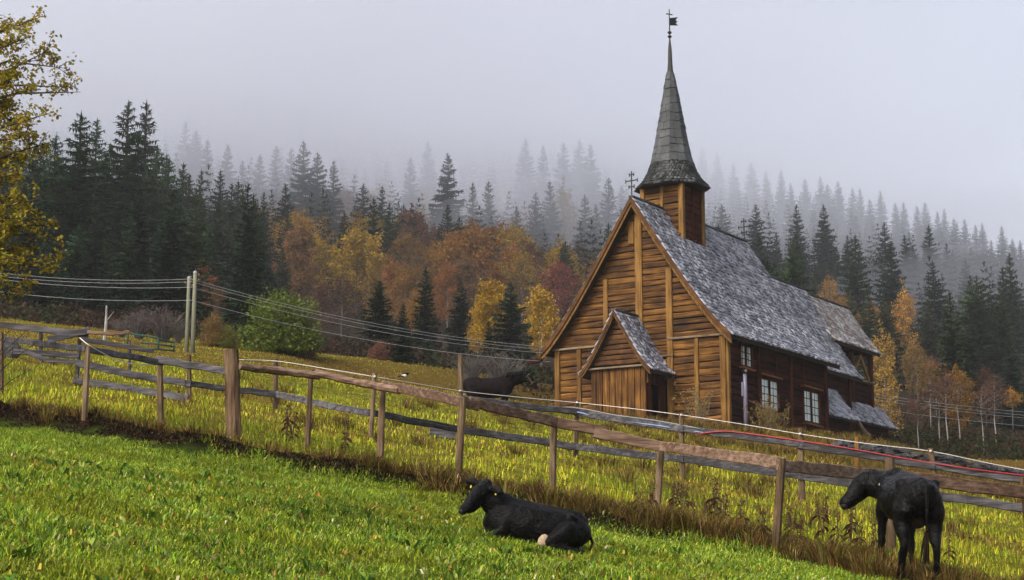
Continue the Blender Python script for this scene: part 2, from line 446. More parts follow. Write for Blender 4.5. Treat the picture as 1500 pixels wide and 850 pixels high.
def shingle_cover(par, prof, W, x0, x1, sides, pitch, expo, name='shingles', mat='shingle', ycen=0.0, t0=0.0, lift=.065):
    """overlapping shingles laid in rows, each one a small tilted slab"""
    ts = np.linspace(t0, 1, 200)
    py = W * ts; pz = np.array([prof(t) for t in ts])
    arc = np.concatenate([[0], np.cumsum(np.hypot(np.diff(py), np.diff(pz)))])
    n = int(arc[-1] / expo)
    V, Fc = [], []
    for sg in sides:
        for i in range(n + 1):
            s0 = i * expo - expo * .6; s1 = min(s0 + expo * 1.9, arc[-1] + .06)
            nx = int((x1 - x0) / pitch)
            for j in range(nx + 1):
                xa = x0 + (j + (.5 if i % 2 else 0)) * pitch + NR.uniform(-.02, .02)
                w = pitch * NR.uniform(.70, .98); xb = min(xa + w, x1)
                xa = max(xa, x0)
                if xb - xa < .05: continue
                so = NR.uniform(-.035, .035)
                q = []
                for s, up in ((s0 + so, .004), (s1 + so, lift * NR.uniform(.7, 1.5))):
                    s = max(s, 0)
                    y = np.interp(s, arc, py); z = np.interp(s, arc, pz)
                    if s > arc[-1]: y += (s - arc[-1]) * .8; z -= (s - arc[-1]) * .6
                    k = max(1, min(198, int(np.searchsorted(arc, s))))
                    ty, tz = py[k + 1] - py[k - 1], pz[k + 1] - pz[k - 1]; L = math.hypot(ty, tz)
                    ny_, nz_ = -tz / L, ty / L
                    q.append((y, z, ny_, nz_, up))
                dx = NR.uniform(-.02, .02)
                b = len(V)
                for (y, z, a, c, up), ddx in zip(q, (0, dx)):
                    for xx in (xa, xb):
                        e = up + NR.uniform(0, .012)
                        V.append((xx + ddx, ycen + sg * (y + a * (e + .022)), z + c * (e + .022)))
                for (y, z, a, c, up), ddx in zip(q, (0, dx)):
                    for xx in (xa, xb):
                        V.append((xx + ddx, ycen + sg * (y + a * up * .3), z + c * up * .3))
                fs = [(b, b + 1, b + 3, b + 2), (b + 2, b + 3, b + 7, b + 6), (b, b + 2, b + 6, b + 4), (b + 1, b + 5, b + 7, b + 3)]
                Fc += fs if sg > 0 else [f[::-1] for f in fs]
    me = np_mesh(name, V, Fc)
    return link(name, me, M[mat], par, 'stuff')

def gable_roof(W, zr, ze, fl, x0, x1, pitch, expo, name='roof', mat='shingle', ycen=0.0, sides=(-1, 1), par=church):
    p = roof_prof(W, zr, ze, fl); N = 12; th = .14
    mb = MB()
    top = [(W * i / N, p(i / N)) for i in range(N + 1)]
    poly = [(-y, z) for y, z in top[::-1]] + top[1:]
    low = [(y * (1 - .02), z - th) for y, z in poly][::-1]
    ring = poly + low
    mb.quadstrip([[(x, ycen + y, z) for y, z in ring] for x in (x0, x1)])
    r = part(name, mb, M['roofbase'], par)
    shingle_cover(r, p, W, x0 - .04, x1 + .04, sides, pitch, expo, mat=mat, ycen=ycen)
    rb = MB(); rb.bar((x0 - .05, ycen, zr + .05), (x1 + .05, ycen, zr + .05), .20, .07, seg=6, jit=.08)
    part('ridge_board', rb, M['spire'], r)
    return r, p
def barge(roof, p, W, x, th, dep, off, zoff, mat, t0=0.0, t1=1.0, ycen=0.0):
    """board following the verge on each side"""
    for sg in (-1, 1):
        mb = MB(); rings = []
        for i in range(11):
            t = t0 + (t1 - t0) * i / 10
            y, z = ycen + sg * W * t, p(t) + zoff
            rings.append([(x, y, z), (x + th, y, z), (x + th, y, z - dep), (x, y, z - dep)])
        mb.quadstrip(rings); part('barge_board', mb, mat, roof)

# nave
W_N = 4.32
nave_roof, PN = gable_roof(W_N, 9.36, 3.42, .75, -.42, 10.0, .17, .21)
barge(nave_roof, PN, W_N, -.50, .07, .26, 0, .06, M['barge'])
barge(nave_roof, PN, W_N, -.44, .05, .20, 0, -.17, M['gold_v'])
barge(nave_roof, PN, W_N, 9.98, .07, .24, 0, .05, M['barge'])
def yroof(z):
    lo, hi = 0.0, 1.0
    for _ in range(30):
        m = (lo + hi) / 2
        if PN(m) > z: lo = m
        else: hi = m
    return W_N * lo

# west front: backing, logs between the posts, posts, rails
ww = MB()
prof_w = [(-HW, -1.4), (HW, -1.4), (HW, 3.5)] + [(y, z) for y, z in ((yroof(z) - .08, z - .18) for z in (4.2, 5.2, 6.4, 7.8, 8.8))] + [(0, 9.1)] + [(-y, z) for y, z in ((yroof(z) - .08, z - .18) for z in (8.8, 7.8, 6.4, 5.2, 4.2))] + [(-HW, 3.5)]
ww.prism([(.02, y, z) for y, z in prof_w], (.16, 0, 0))
west = part('west_wall', ww, M['void'])
OW, UW, NW = (0, 0, 0), (0, 1, 0), (-1, 0, 0)
POST_LOW = [(-3.76, .24), (-2.62, .17), (-1.46, .26), (1.46, .20), (2.72, .20), (3.76, .24)]   # y centre, width
rows = [(-1.2 + .265 * i, -1.2 + .265 * (i + 1)) for i in range(18)]
for z0, z1 in rows:
    if z0 > 3.40: break
    if z1 > 3.36: z1 = 3.55
    edges = [-HW + .02] + [c for c, w in POST_LOW[1:-1]] + [HW - .02]
    for a, b in zip(edges[:-1], edges[1:]):
        if a > -1.5 and b < 1.5 and z1 < 2.3: continue                # behind the porch
        dz = R.uniform(-.02, .02)
        plank(west, M['gold'], OW, UW, NW, a, b, a, b, z0 + dz, z1 + dz + .008)
z = 3.55
POST_UP = [-1.42, -.02, 1.50]
while z < 8.75:
    hgt = R.uniform(.22, .30); z1 = z + hgt
    yb, yt = yroof(z) - .16, yroof(z1) - .20
    edges = [None] + [c for c in POST_UP if abs(c) < yb - .1] + [None]
    for i in range(len(edges) - 1):
        a, b = edges[i], edges[i + 1]
        b0, t0 = (-yb, -max(yt, .02)) if a is None else (a, a)
        b1, t1 = (yb, max(yt, .02)) if b is None else (b, b)
        if t0 > t1: t0 = t1 = (t0 + t1) / 2
        t0 = min(max(t0, b0), b1); t1 = max(min(t1, b1), b0)
        plank(west, M['gold'], OW, UW, NW, b0, b1, t0, t1, z, z1 + .004)
    z = z1
def vpost(par, mat, O, U, N, u, w, z0, z1, th=.13, lean=0.0):
    O, U, N = Vector(O), Vector(U), Vector(N); mb = MB()
    mb.bar(O + U * u + N * (th / 2 - .02) + Vector((0, 0, z0)), O + U * (u + lean) + N * (th / 2 - .02) + Vector((0, 0, z1)), w, th, up=N, seg=4, jit=.03, bev=.018)
    return part('post', mb, mat, par)
def hrail(par, mat, O, U, N, u0, u1, z0, z1, h=.09, th=.17, name='rail'):
    O, U, N = Vector(O), Vector(U), Vector(N); mb = MB()
    mb.bar(O + U * u0 + N * (th / 2 - .02) + Vector((0, 0, z0)), O + U * u1 + N * (th / 2 - .02) + Vector((0, 0, z1)), th, h, seg=4, jit=.05, bev=.012)
    return part(name, mb, mat, par)
for c, w in POST_LOW:
    vpost(west, M['gold_v'], OW, UW, NW, c, w, -1.2, 3.50)
vpost(west, M['gold_v'], OW, UW, NW, -1.46, .28, 3.56, 6.35)
vpost(west, M['gold_v'], OW, UW, NW, 1.44, .20, 3.62, 6.2)
vpost(west, M['gold_v'], OW, UW, NW, -.10, .33, 3.7, 8.72)
vpost(west, M['gold_v'], OW, UW, NW, .24, .26, 7.55, 8.45, .09)
hrail(west, M['trim'], OW, UW, NW, -3.90, -1.38, 3.50, 3.52)
hrail(west, M['trim'], OW, UW, NW, 1.30, 3.95, 3.50, 3.50)
hrail(west, M['trim'], OW, UW, NW, -1.62, -1.30 + .7, 2.86, 2.86, .07)

# south wall
WIN = [(1.62, 1.05, 2.42, 3.28), (3.70, 1.66, .90, 2.16), (7.80, 1.66, .76, 2.12)]     # x centre, width, z0, z1
ws = MB(); ws.box((.12, -HW + .02, -1.6), (9.5, -HW + .18, 3.6)); south = part('south_wall', ws, M['void'])
OS, US, NS = (0, -HW, 0), (1, 0, 0), (0, -1, 0)
S_POST = [.12, 2.75, 5.80, 9.42]
for i in range(18):
    z0 = -1.2 + .268 * i; z1 = z0 + .272
    if z1 > 3.62: break
    for a, b in zip(S_POST[:-1], S_POST[1:]):
        spans = [(a, b)]
        for xc, w, q0, q1 in WIN:
            if z1 > q0 + .04 and z0 < q1 - .04:
                spans = [s for (p0, p1) in spans for s in ((p0, min(p1, xc - w / 2)), (max(p0, xc + w / 2), p1)) if s[1] - s[0] > .1]
        for p0, p1 in spans: plank(south, M['dark'], OS, US, NS, p0, p1, p0, p1, z0, z1)
vpost(south, M['gold_v'], OS, US, NS, .06, .20, -1.3, 3.5)
for u, w in ((2.75, .16), (5.80, .20), (9.42, .22)): vpost(south, M['dark_v'], OS, US, NS, u, w, -1.3, 3.55)
vpost(south, M['dark_v'], OS, US, NS, 4.45, .13, 2.3, 3.5, .09); vpost(south, M['dark_v'], OS, US, NS, 7.15, .13, 2.25, 3.5, .09)
vpost(south, M['lintel'], OS, US, NS, 7.15, .12, -.5, .80, .09)
for o_, y_ in (('north_wall', HW - .18), ):
    q = MB(); q.box((.12, y_, -1.4), (9.5, y_ + .16, 3.6)); part(o_, q, M['dark'])
q = MB(); q.prism([(9.35, y, z) for y, z in prof_w], (.14, 0, 0)); part('east_wall', q, M['dark'])

def window(par, O, U, N, xc, w, z0, z1, small=False):
    O, U, N = Vector(O), Vector(U), Vector(N)
    P = lambda u, z, d=0.0: O + U * u + N * d + Vector((0, 0, z))
    fr = MB()
    for a, b in (((xc - w / 2, z0), (xc + w / 2, z0)), ((xc - w / 2, z1), (xc + w / 2, z1)), ((xc - w / 2, z0), (xc - w / 2, z1)), ((xc + w / 2, z0), (xc + w / 2, z1))):
        fr.bar(P(a[0], a[1], .06), P(b[0], b[1], .06), .08, .09, up=N)
    f = part('window', fr, M['dark_v'], par)
    ml = MB(); ml.bar(P(xc, z0, .05), P(xc, z1, .05), .07, .09, up=N); part('mullion', ml, M['dark_v'], f)
    nc, nr = 2, (3 if small else 4)
    sw = w / 2 - .075; sh = z1 - z0 - .08
    for sx in (xc - w / 2 + .04, xc + .035):
        for i in range(nc):
            for j in range(nr):
                u0 = sx + sw * i / nc + .014; u1 = sx + sw * (i + 1) / nc - .014
                a0 = z0 + .04 + sh * j / nr + .014; a1 = z0 + .04 + sh * (j + 1) / nr - .014
                g = MB(); t = R.uniform(-.012, .012)
                g.quadstrip([[P(u0, a0, .012 + t), P(u1, a0, .012 - t), P(u1, a1, .012), P(u0, a1, .012)], [P(u0, a0, .024 + t), P(u1, a0, .024 - t), P(u1, a1, .024), P(u0, a1, .024)]])
                part('pane', g, M['glass'], f)
        gb = MB()
        for i in range(nc + 1):
            gb.bar(P(sx + sw * i / nc, z0 + .05, .022), P(sx + sw * i / nc, z1 - .05, .022), .028, .03, up=N)
        for j in range(nr + 1):
            gb.bar(P(sx, z0 + .05 + sh * j / nr, .024), P(sx + sw, z0 + .05 + sh * j / nr, .024), .022, .03, up=N)
        part('sash', gb, M['dark_v'], f)
    sl = MB(); sl.bar(P(xc - w / 2 - .06, z0 - .08, .10), P(xc + w / 2 + .08, z0 - .10, .10), .2, .07, jit=.02, seg=2); part('sill', sl, M['lintel'], f)
    if not small:
        sl = MB(); sl.bar(P(xc - w / 2 - .16, z1 + .12, .11), P(xc + w / 2 + .16, z1 + .10, .11), .2, .07, jit=.02, seg=2); part('lintel', sl, M['lintel'], f)
for k, wdw in enumerate(WIN): window(south, OS, US, NS, *wdw, small=(k == 0))
fo = MB()
for i in range(26):
    x = i * .38
    fo.box((x + R.uniform(0, .04), -HW - R.uniform(.05, .16), -2.2), (x + .36, -HW + .1, -1.0 + .035 * x + R.uniform(0, .12)))
part('foundation_stones', fo, M['stone'], south, 'stuff')

# chancel with lean-to gallery
ch_roof, PC = gable_roof(2.78, 8.14, 3.64, .45, 9.4, 16.3, .17, .21)
barge(ch_roof, PC, 2.78, 16.28, .06, .22, 0, .05, M['barge'])
q = MB(); q.box((9.5, -2.28, -1.6), (15.9, 2.28, 3.75)); cw = part('chancel_wall', q, M['void'])
q = MB(); q.prism([(15.86, y, z) for y, z in ((-2.28, 3.7), (2.28, 3.7), (0, 7.7))], (.08, 0, 0)); part('gable', q, M['dark'], cw)
for i in range(19):
    z0 = -1.2 + .27 * i
    if z0 < 3.65: plank(cw, M['dark'], (0, -2.28, 0), US, NS, 9.5, 15.9, 9.5, 15.9, z0, z0 + .275)
vpost(cw, M['dark_v'], (0, -2.28, 0), US, NS, 15.85, .22, -1.2, 3.7)
def lean_to(x0, x1, y0, z0, y1, z1, mat='shingle', par=church, fl=.18):
    W = y1 - y0
    p = lambda t: z0 - (z0 - z1 + fl) * t + fl * t ** 3
    mb = MB(); rings = []
    for i in range(7):
        t = i / 6; y = -(y0 + W * t); z = p(t)
        rings.append([(x0, y, z), (x1, y, z), (x1, y, z - .1), (x0, y, z - .1)])
    mb.quadstrip(rings); r = part('lean_to_roof', mb, M['roofbase'], par)
    shingle_cover(r, p, W, x0, x1 + .03, (-1,), .17, .2, ycen=-y0, mat=mat)
    return r
lr = lean_to(9.55, 14.2, 2.26, 2.95, 3.45, 1.42)
q = MB(); q.box((9.5, -3.05, -1.6), (13.9, -2.2, 1.75)); lw = part('gallery_wall', q, M['void'])
q = MB(); q.prism([(13.86, -3.05, 1.70), (13.86, -2.24, 1.70), (13.86, -2.24, 2.75)], (.06, 0, 0)); part('gable', q, M['dark'], lw)
for i in range(12):
    z0 = -1.2 + .27 * i
    if z0 < 1.6: plank(lw, M['dark'], (0, -3.05, 0), US, NS, 9.5, 13.9, 9.5, 13.9, z0, z0 + .275)
q = MB()
q.tube([(14.0, -3.50, 1.36), (14.22, -3.56, 1.10), (14.5, -3.60, .92), (14.85, -3.62, .84)], .09, 6)
part('gutter_spout', q, M['trim'], lr)

# east turret with its open gallery and skirt roof
tr_roof, PT = gable_roof(1.66, 7.98, 5.55, .25, 15.9, 21.55, .17, .2, mat='shingle_rust')
barge(tr_roof, PT, 1.66, 21.53, .05, .2, 0, .05, M['barge'])
TY = 1.32
q = MB(); q.box((15.9, -TY, -1.4), (21.0, TY, 2.3)); q.box((15.95, -TY + .02, 2.3), (21.0, -TY + .12, 4.0)); q.box((15.95, TY - .12, 2.3), (21.0, TY - .02, 4.0)); q.box((20.9, -TY + .12, 2.3), (21.0, TY - .12, 4.0))
tw = part('turret_wall', q, M['void'])
for i in range(9):
    z0 = 2.35 + .235 * i
    if z0 < 3.85: plank(tw, M['dark'], (0, -TY + .02, 0), US, NS, 15.95, 21.0, 15.95, 21.0, z0, z0 + .24)
for u in (16.05, 18.5, 20.92):
    vpost(tw, M['dark_v'], (0, -TY + .02, 0), US, NS, u, .24, 2.3, 5.6, .2)
    mb = MB(); mb.bar((u, TY - .1, 4.0), (u, TY - .1, 5.7), .2, .2, up=(1, 0, 0)); part('post', mb, M['dark_v'], tw)
for a, b in (((16.2, 4.1), (17.4, 5.3)), ((18.4, 4.1), (17.3, 5.3)), ((18.6, 4.1), (19.8, 5.35)), ((20.8, 4.1), (19.7, 5.35))):
    mb = MB(); mb.bar((a[0], -TY - .02, a[1]), (b[0], -TY - .02, b[1]), .10, .17, seg=2, jit=.05); part('brace', mb, M['gold_v'], tw)
hrail(tw, M['trim'], (0, -TY + .02, 0), US, NS, 15.95, 21.1, 4.02, 4.02, .09, .26)
mb = MB(); mb.bar((15.95, -TY - .02, 5.45), (21.1, -TY - .02, 5.45), .2, .22); part('wall_plate', mb, M['dark_v'], tw)
q = MB(); q.prism([(20.95, y, z) for y, z in ((-1.35, 5.5), (1.35, 5.5), (0, 7.6))], (.08, 0, 0)); part('gable', q, M['dark'], tw)
sk = lean_to(15.9, 22.3, 1.32, 2.92, 2.05, 1.86, mat='shingle', fl=.1)
q = MB()
for i in range(5):
    t = i / 4
    pass
q.quadstrip([[(21.0, -1.32, 2.92), (21.0, 1.32, 2.92), (21.0, 1.32, 2.82), (21.0, -1.32, 2.82)], [(22.3, -2.05, 1.86), (22.3, 2.05, 1.86), (22.3, 2.05, 1.78), (22.3, -2.05, 1.78)]])
part('skirt_roof', q, M['shingle'])
q = MB(); q.box((15.9, -1.78, -1.4), (21.9, 1.78, 2.0)); bw = part('apse_wall', q, M['void'])
for i in range(12):
    z0 = -1.0 + .26 * i
    if z0 < 1.8: plank(bw, M['dark'], (0, -1.78, 0), US, NS, 15.9, 21.9, 15.9, 21.9, z0, z0 + .265)

# west porch
PY, PX = 1.22, -1.62
porch_roof, PP = gable_roof(1.58, 4.52, 2.12, .35, PX - .28, .05, .15, .17, name='porch_roof')
barge(porch_roof, PP, 1.58, PX - .34, .06, .17, 0, .05, M['barge'])
barge(porch_roof, PP, 1.58, PX - .30, .04, .13, 0, -.09, M['gold_v'])
q = MB(); q.box((PX + .03, -PY, -1.2), (PX + .12, PY, 2.25)); q.box((PX + .12, PY - .1, -1.2), (-.02, PY, 2.25))
q.prism([(PX + .03, y, z) for y, z in ((-1.2, 2.25), (1.2, 2.25), (.62, 3.3), (0, 4.3), (-.62, 3.3))], (.09, 0, 0))
pw = part('porch', q, M['void'])
OP, UP, NP = (PX, 0, 0), (0, 1, 0), (-1, 0, 0)
y = -PY
for w in (.22, .26, .30, .27, .31, .26, .30, .28, .24):
    if y + w > PY + .02: w = PY - y
    if w < .06: break
    mb = MB(); mb.bar((PX, y + w / 2, -1.1), (PX, y + w / 2, 2.26), w - .022, R.uniform(.05, .09), up=(-1, 0, 0), seg=3, jit=.02, bev=.012); part('plank', mb, M['gold_p'], pw)
    y += w
z = 2.42
while z < 4.1:
    z1 = z + .2
    f_ = lambda zz: max(.03, 1.58 * max(0, min(1, (4.52 - zz) / 2.75)) - .1)
    plank(pw, M['barge'], OP, UP, NP, -f_(z), f_(z), -f_(z1), f_(z1), z, z1, .05); z = z1
hrail(pw, M['trim'], OP, UP, NP, -1.32, 1.32, 2.31, 2.31, .08, .2)
# door side (south): jamb boards, arched head, dark opening with the door set back
for xa, xb, zb, zt in ((PX + .02, PX + .42, -1.1, 2.2), (PX + 1.12, -.03, -1.1, 2.2), (PX + .42, PX + 1.12, 1.62, 2.2)):
    mb = MB(); mb.box((xa, -PY + .0, zb), (xb, -PY + .09, zt)); part('plank', mb, M['dark_v'], pw)
mb = MB(); mb.box((PX + .44, -PY + .30, -1.0), (PX + 1.10, -PY + .36, 1.62)); dr = part('door', mb, M['dark'], pw)
mb = MB(); mb.tube([(PX + .54, -PY + .29, .6), (PX + .54, -PY + .22, .62), (PX + .54, -PY + .22, .74), (PX + .54, -PY + .29, .76)], .015, 5); part('handle', mb, M['iron'], dr)
mb = MB(); mb.prism([(PX + .04, -PY - .01, 2.18), (PX + .55, -PY - .01, 2.18), (PX + .40, -PY - .01, 2.08), (PX + .30, -PY - .01, 1.92), (PX + .22, -PY - .01, 1.72), (PX + .14, -PY - .01, 1.66), (PX + .04, -PY - .01, 1.64)], (0, -.07, 0)); part('bracket', mb, M['barge'], pw)
mb = MB(); mb.bar((-.6, HW + .3, 3.05), (-.6, HW + 1.0, 3.0), .14, .14); part('eaves_beam', mb, M['dark'], church)

# ridge turret and spire
TX, TH2 = 3.1, .90
q = MB(); q.box((TX - TH2, -TH2, 7.2), (TX + TH2, TH2, 10.5)); tu = part('steeple', q, M['void'])
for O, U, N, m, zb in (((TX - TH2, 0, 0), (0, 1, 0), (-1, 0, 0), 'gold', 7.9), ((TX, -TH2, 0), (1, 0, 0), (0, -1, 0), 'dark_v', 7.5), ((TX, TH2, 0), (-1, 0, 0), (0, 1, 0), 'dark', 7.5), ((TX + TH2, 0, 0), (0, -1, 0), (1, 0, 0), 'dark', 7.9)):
    zz = zb
    while zz < 10.4:
        h = R.uniform(.24, .33)
        for a, b in ((-TH2 + .02, -.02), (.02, TH2 - .02)): plank(tu, M[m], O, U, N, a, b, a, b, zz, min(zz + h, 10.45), .06)
        zz += h
    vpost(tu, M['gold_v'] if m == 'gold' else M['dark_v'], O, U, N, .0, .16, zb - .2, 10.45, .1)
for sx, sy in ((-1, -1), (-1, 1), (1, -1), (1, 1)):
    mb = MB(); mb.bar((TX + sx * TH2, sy * TH2, 7.3), (TX + sx * TH2, sy * TH2, 10.45), .22, .22, up=(1, 0, 0), seg=3, jit=.02, bev=.02)
    part('corner_post', mb, M['gold_v'], tu)
mb = MB(); mb.bar((TX - TH2 - .12, .32, 9.40), (TX - TH2 - .13, -.84, PN(.84 / W_N) + .12), .1, .17, seg=2); part('flashing_board', mb, M['gold_v'], tu)
SR = [(10.36, 1.50), (10.46, 1.52), (10.75, 1.22), (11.15, .98), (11.60, .83), (12.2, .70), (13.0, .56), (13.9, .41), (14.8, .26), (15.55, .13)]
def s_rad(z): return float(np.interp(z, [a for a, b in SR], [b for a, b in SR]))
def octa(z, r, o=0.0): return [(TX + (r + o) * math.cos(math.pi / 8 + k * math.pi / 4), (r + o) * math.sin(math.pi / 8 + k * math.pi / 4), z) for k in range(8)]
q = MB(); q.quadstrip([octa(z, r * 1.04) for z, r in SR]); sp = part('spire', q, M['roofbase'])
SHV, SHF = [], []
def slab(k, f0, f1, z0, z1, e0, e1):
    """slab on face k of the spire, from z1 (top) down to z0; e = lift at top and foot"""
    out = []
    for z, e in ((z1, e1), (z0, e0)):
        a = octa(z, s_rad(z) * 1.05, e); p, r_ = Vector(a[k]), Vector(a[(k + 1) % 8])
        out += [p.lerp(r_, f0), p.lerp(r_, f1)]
    nrm = Vector((math.cos(math.pi / 4 * (k + 1)), math.sin(math.pi / 4 * (k + 1)), .15)) * .03
    return out, [v - nrm for v in out]
for k in range(8):
    z = 10.42; i = 0
    while z < 11.5:
        dz = .13; n = 7
        for j in range(n):
            f0 = max(0, (j + (.5 if i % 2 else 0)) / n - NR.uniform(0, .02)); f1 = min(1, f0 + 1 / n * .93)
            if f1 - f0 < .04: continue
            o, b = slab(k, f0, f1, z - .02 + NR.uniform(-.02, .02), z + dz * 1.25, .035 + NR.uniform(0, .02), .0)
            s = len(SHV); SHV += [tuple(v) for v in o + b]
            SHF += [(s, s + 1, s + 3, s + 2), (s + 2, s + 3, s + 7, s + 6), (s, s + 2, s + 6, s + 4), (s + 1, s + 5, s + 7, s + 3)]
        z += dz; i += 1
link('skirt_shingles', np_mesh('skirt_shingles', SHV, SHF), M['spire'], sp, 'stuff')
for k in range(8):
    z = 11.52
    while z < 15.3:
        dz = R.uniform(.30, .46); wdt = s_rad(z)
        cuts = [0, R.uniform(.35, .65), 1] if wdt > .42 else [0, 1]
        for a, b in zip(cuts[:-1], cuts[1:]):
            o, bk = slab(k, a + .012, b - .012, z - .04 + R.uniform(-.04, .03), min(z + dz, 15.55), R.uniform(.02, .055), R.uniform(.0, .02))
            mb = MB(); mb.quadstrip([[o[0], o[1], o[3], o[2]], [bk[0], bk[1], bk[3], bk[2]]]); part('shingle', mb, M['spire'], sp)
        z += dz
q = MB(); q.tube([(TX, 0, 15.4), (TX, 0, 15.9), (TX, 0, 16.5), (TX, 0, 17.0)], [.15, .105, .085, .035], 8); part('finial', q, M['roofbase'], sp)
q = MB(); q.tube([(TX, 0, 16.9), (TX, 0, 18.35)], [.035, .022], 6)
for z_ in (17.12, 17.30):
    q.tube([(TX, 0, z_ - .07), (TX, 0, z_ - .04), (TX, 0, z_), (TX, 0, z_ + .04), (TX, 0, z_ + .07)], [.02, .075, .095, .075, .02], 8)
vd = Vector((.85, -.53, 0))                                           # the way the vane points
q.bar(Vector((TX, 0, 18.12)) - vd * .15, Vector((TX, 0, 18.12)) + vd * .15, .035, .04); wv = part('weather_vane', q, M['iron'], sp)
q = MB()
pts = [(0, 17.95), (.30, 18.02), (.42, 18.06), (.30, 17.90), (.40, 17.84), (.30, 17.76), (.42, 17.68), (.28, 17.66), (0, 17.62)]
q.prism([Vector((TX, 0, z)) + vd * u - Vector((vd.y, -vd.x, 0)) * .01 for u, z in pts], Vector((vd.y, -vd.x, 0)) * .02); part('vane_flag', q, M['iron'], wv)

def roof_cross(x, z0):
    q = MB(); q.tube([(x, 0, z0), (x, 0, z0 + 1.1)], .028, 5)
    for zz, w in ((z0 + .45, .12), (z0 + .70, .27), (z0 + .95, .10)):
        q.bar((x - .01, -w, zz), (x - .01, w, zz), .03, .04)
        for s in (-1, 1): q.bar((x, s * w, zz - .07), (x, s * w, zz + .07), .03, .035, up=(1, 0, 0))
    part('roof_cross', q, M['iron'])
roof_cross(-.38, 9.36); roof_cross(9.9, 9.36)
# ------------------------------------------------------------------ trees
def tri_mesh(name, V, mat):
    V = np.asarray(V, dtype=np.float32).reshape(-1, 3)
    me = np_mesh(name, V, np.arange(len(V)).reshape(-1, 3)); me.materials.append(mat); return me

def spruce_crown(seed, rad=.17, levels=34, per=7, bottom=.05, rag=.25, name='crown', sprays=6):
    """unit-height conifer: whorls of drooping branches hung with needle sprays"""
    g = np.random.RandomState(seed); tris = []
    for i in range(levels):
        f = bottom + (.985 - bottom) * (i / (levels - 1)) ** .92
        base = rad * ((1 - f) ** .80) * (1.0 if f > .18 else .75 + 1.4 * f) + .008
        n = max(4, int(per * (1 - .45 * f)))
        a0 = g.uniform(0, 6.28)
        for k in range(n):
            az = a0 + 6.283 * k / n + g.uniform(-.35, .35)
            L = base * g.uniform(1 - rag, 1 + rag * .7)
            if g.rand() < .06: L *= .5
            zc = f + g.uniform(-.012, .012)
            up = -.15 + .75 * f + g.uniform(-.12, .12); droop = .45 - .15 * f
            o = np.array([math.cos(az), math.sin(az), 0]); s = np.array([-o[1], o[0], 0])
            def P(q): return o * (L * q) + np.array([0, 0, zc + L * (up * q - droop * q * q + .22 * q ** 4)])
            m = sprays if f < .8 else min(4, sprays)
            for j in range(m):
                q = (j + .6) / m; p = P(q); pa = P(max(0, q - .12)); pb = P(min(1, q + .10))
                tl = L * (.42 * (1 - .45 * q)) * g.uniform(.7, 1.3) + .006
                for sg in (-1, 1):
                    tip = p + s * (sg * tl) + o * (tl * .55) + np.array([0, 0, -tl * g.uniform(.1, .5)])
                    tris += [pa, pb, tip]
                hl = (.022 + .10 * L) * g.uniform(.6, 1.3)
                tris += [pa, pb, p + np.array([g.uniform(-.3, .3) * hl, g.uniform(-.3, .3) * hl, -hl])]
            tris += [P(.85) + s * .006, P(.85) - s * .006, P(1.12)]
    for k in range(6):
        a = k * 1.05; z = .96
        tris += [[.006 * math.cos(a), .006 * math.sin(a), z], [.006 * math.cos(a + 2), .006 * math.sin(a + 2), z], [0, 0, 1.02]]
    return tri_mesh(name, tris, M['needle'])

def trunk_mesh(pts, rad, mat, n=6, limbs=(), name='trunk'):
    mb = MB(); mb.tube(pts, rad, n)
    for lp, lr in limbs: mb.tube(lp, lr, 4, caps=False)
    me = mb.mesh(name, True); me.materials.append(mat); return me

SPR = []
for sd_, rad_ in ((1, .150), (2, .165), (3, .18), (4, .155), (5, .20), (6, .17)):
    SPR.append((spruce_crown(sd_, rad_), trunk_mesh([(0, 0, -.08), (0, 0, .4), (0, 0, .97)], [.013, .009, .002], M['bark_dark'])))
BUSHY = []
for sd_, rad_ in ((21, .27), (22, .24), (23, .30)):
    BUSHY.append((spruce_crown(sd_, rad_, 26, 9, .12, .45), trunk_mesh([(0, 0, -.08), (.005, 0, .4), (0, .004, .95)], [.016, .011, .003], M['bark_dark'])))

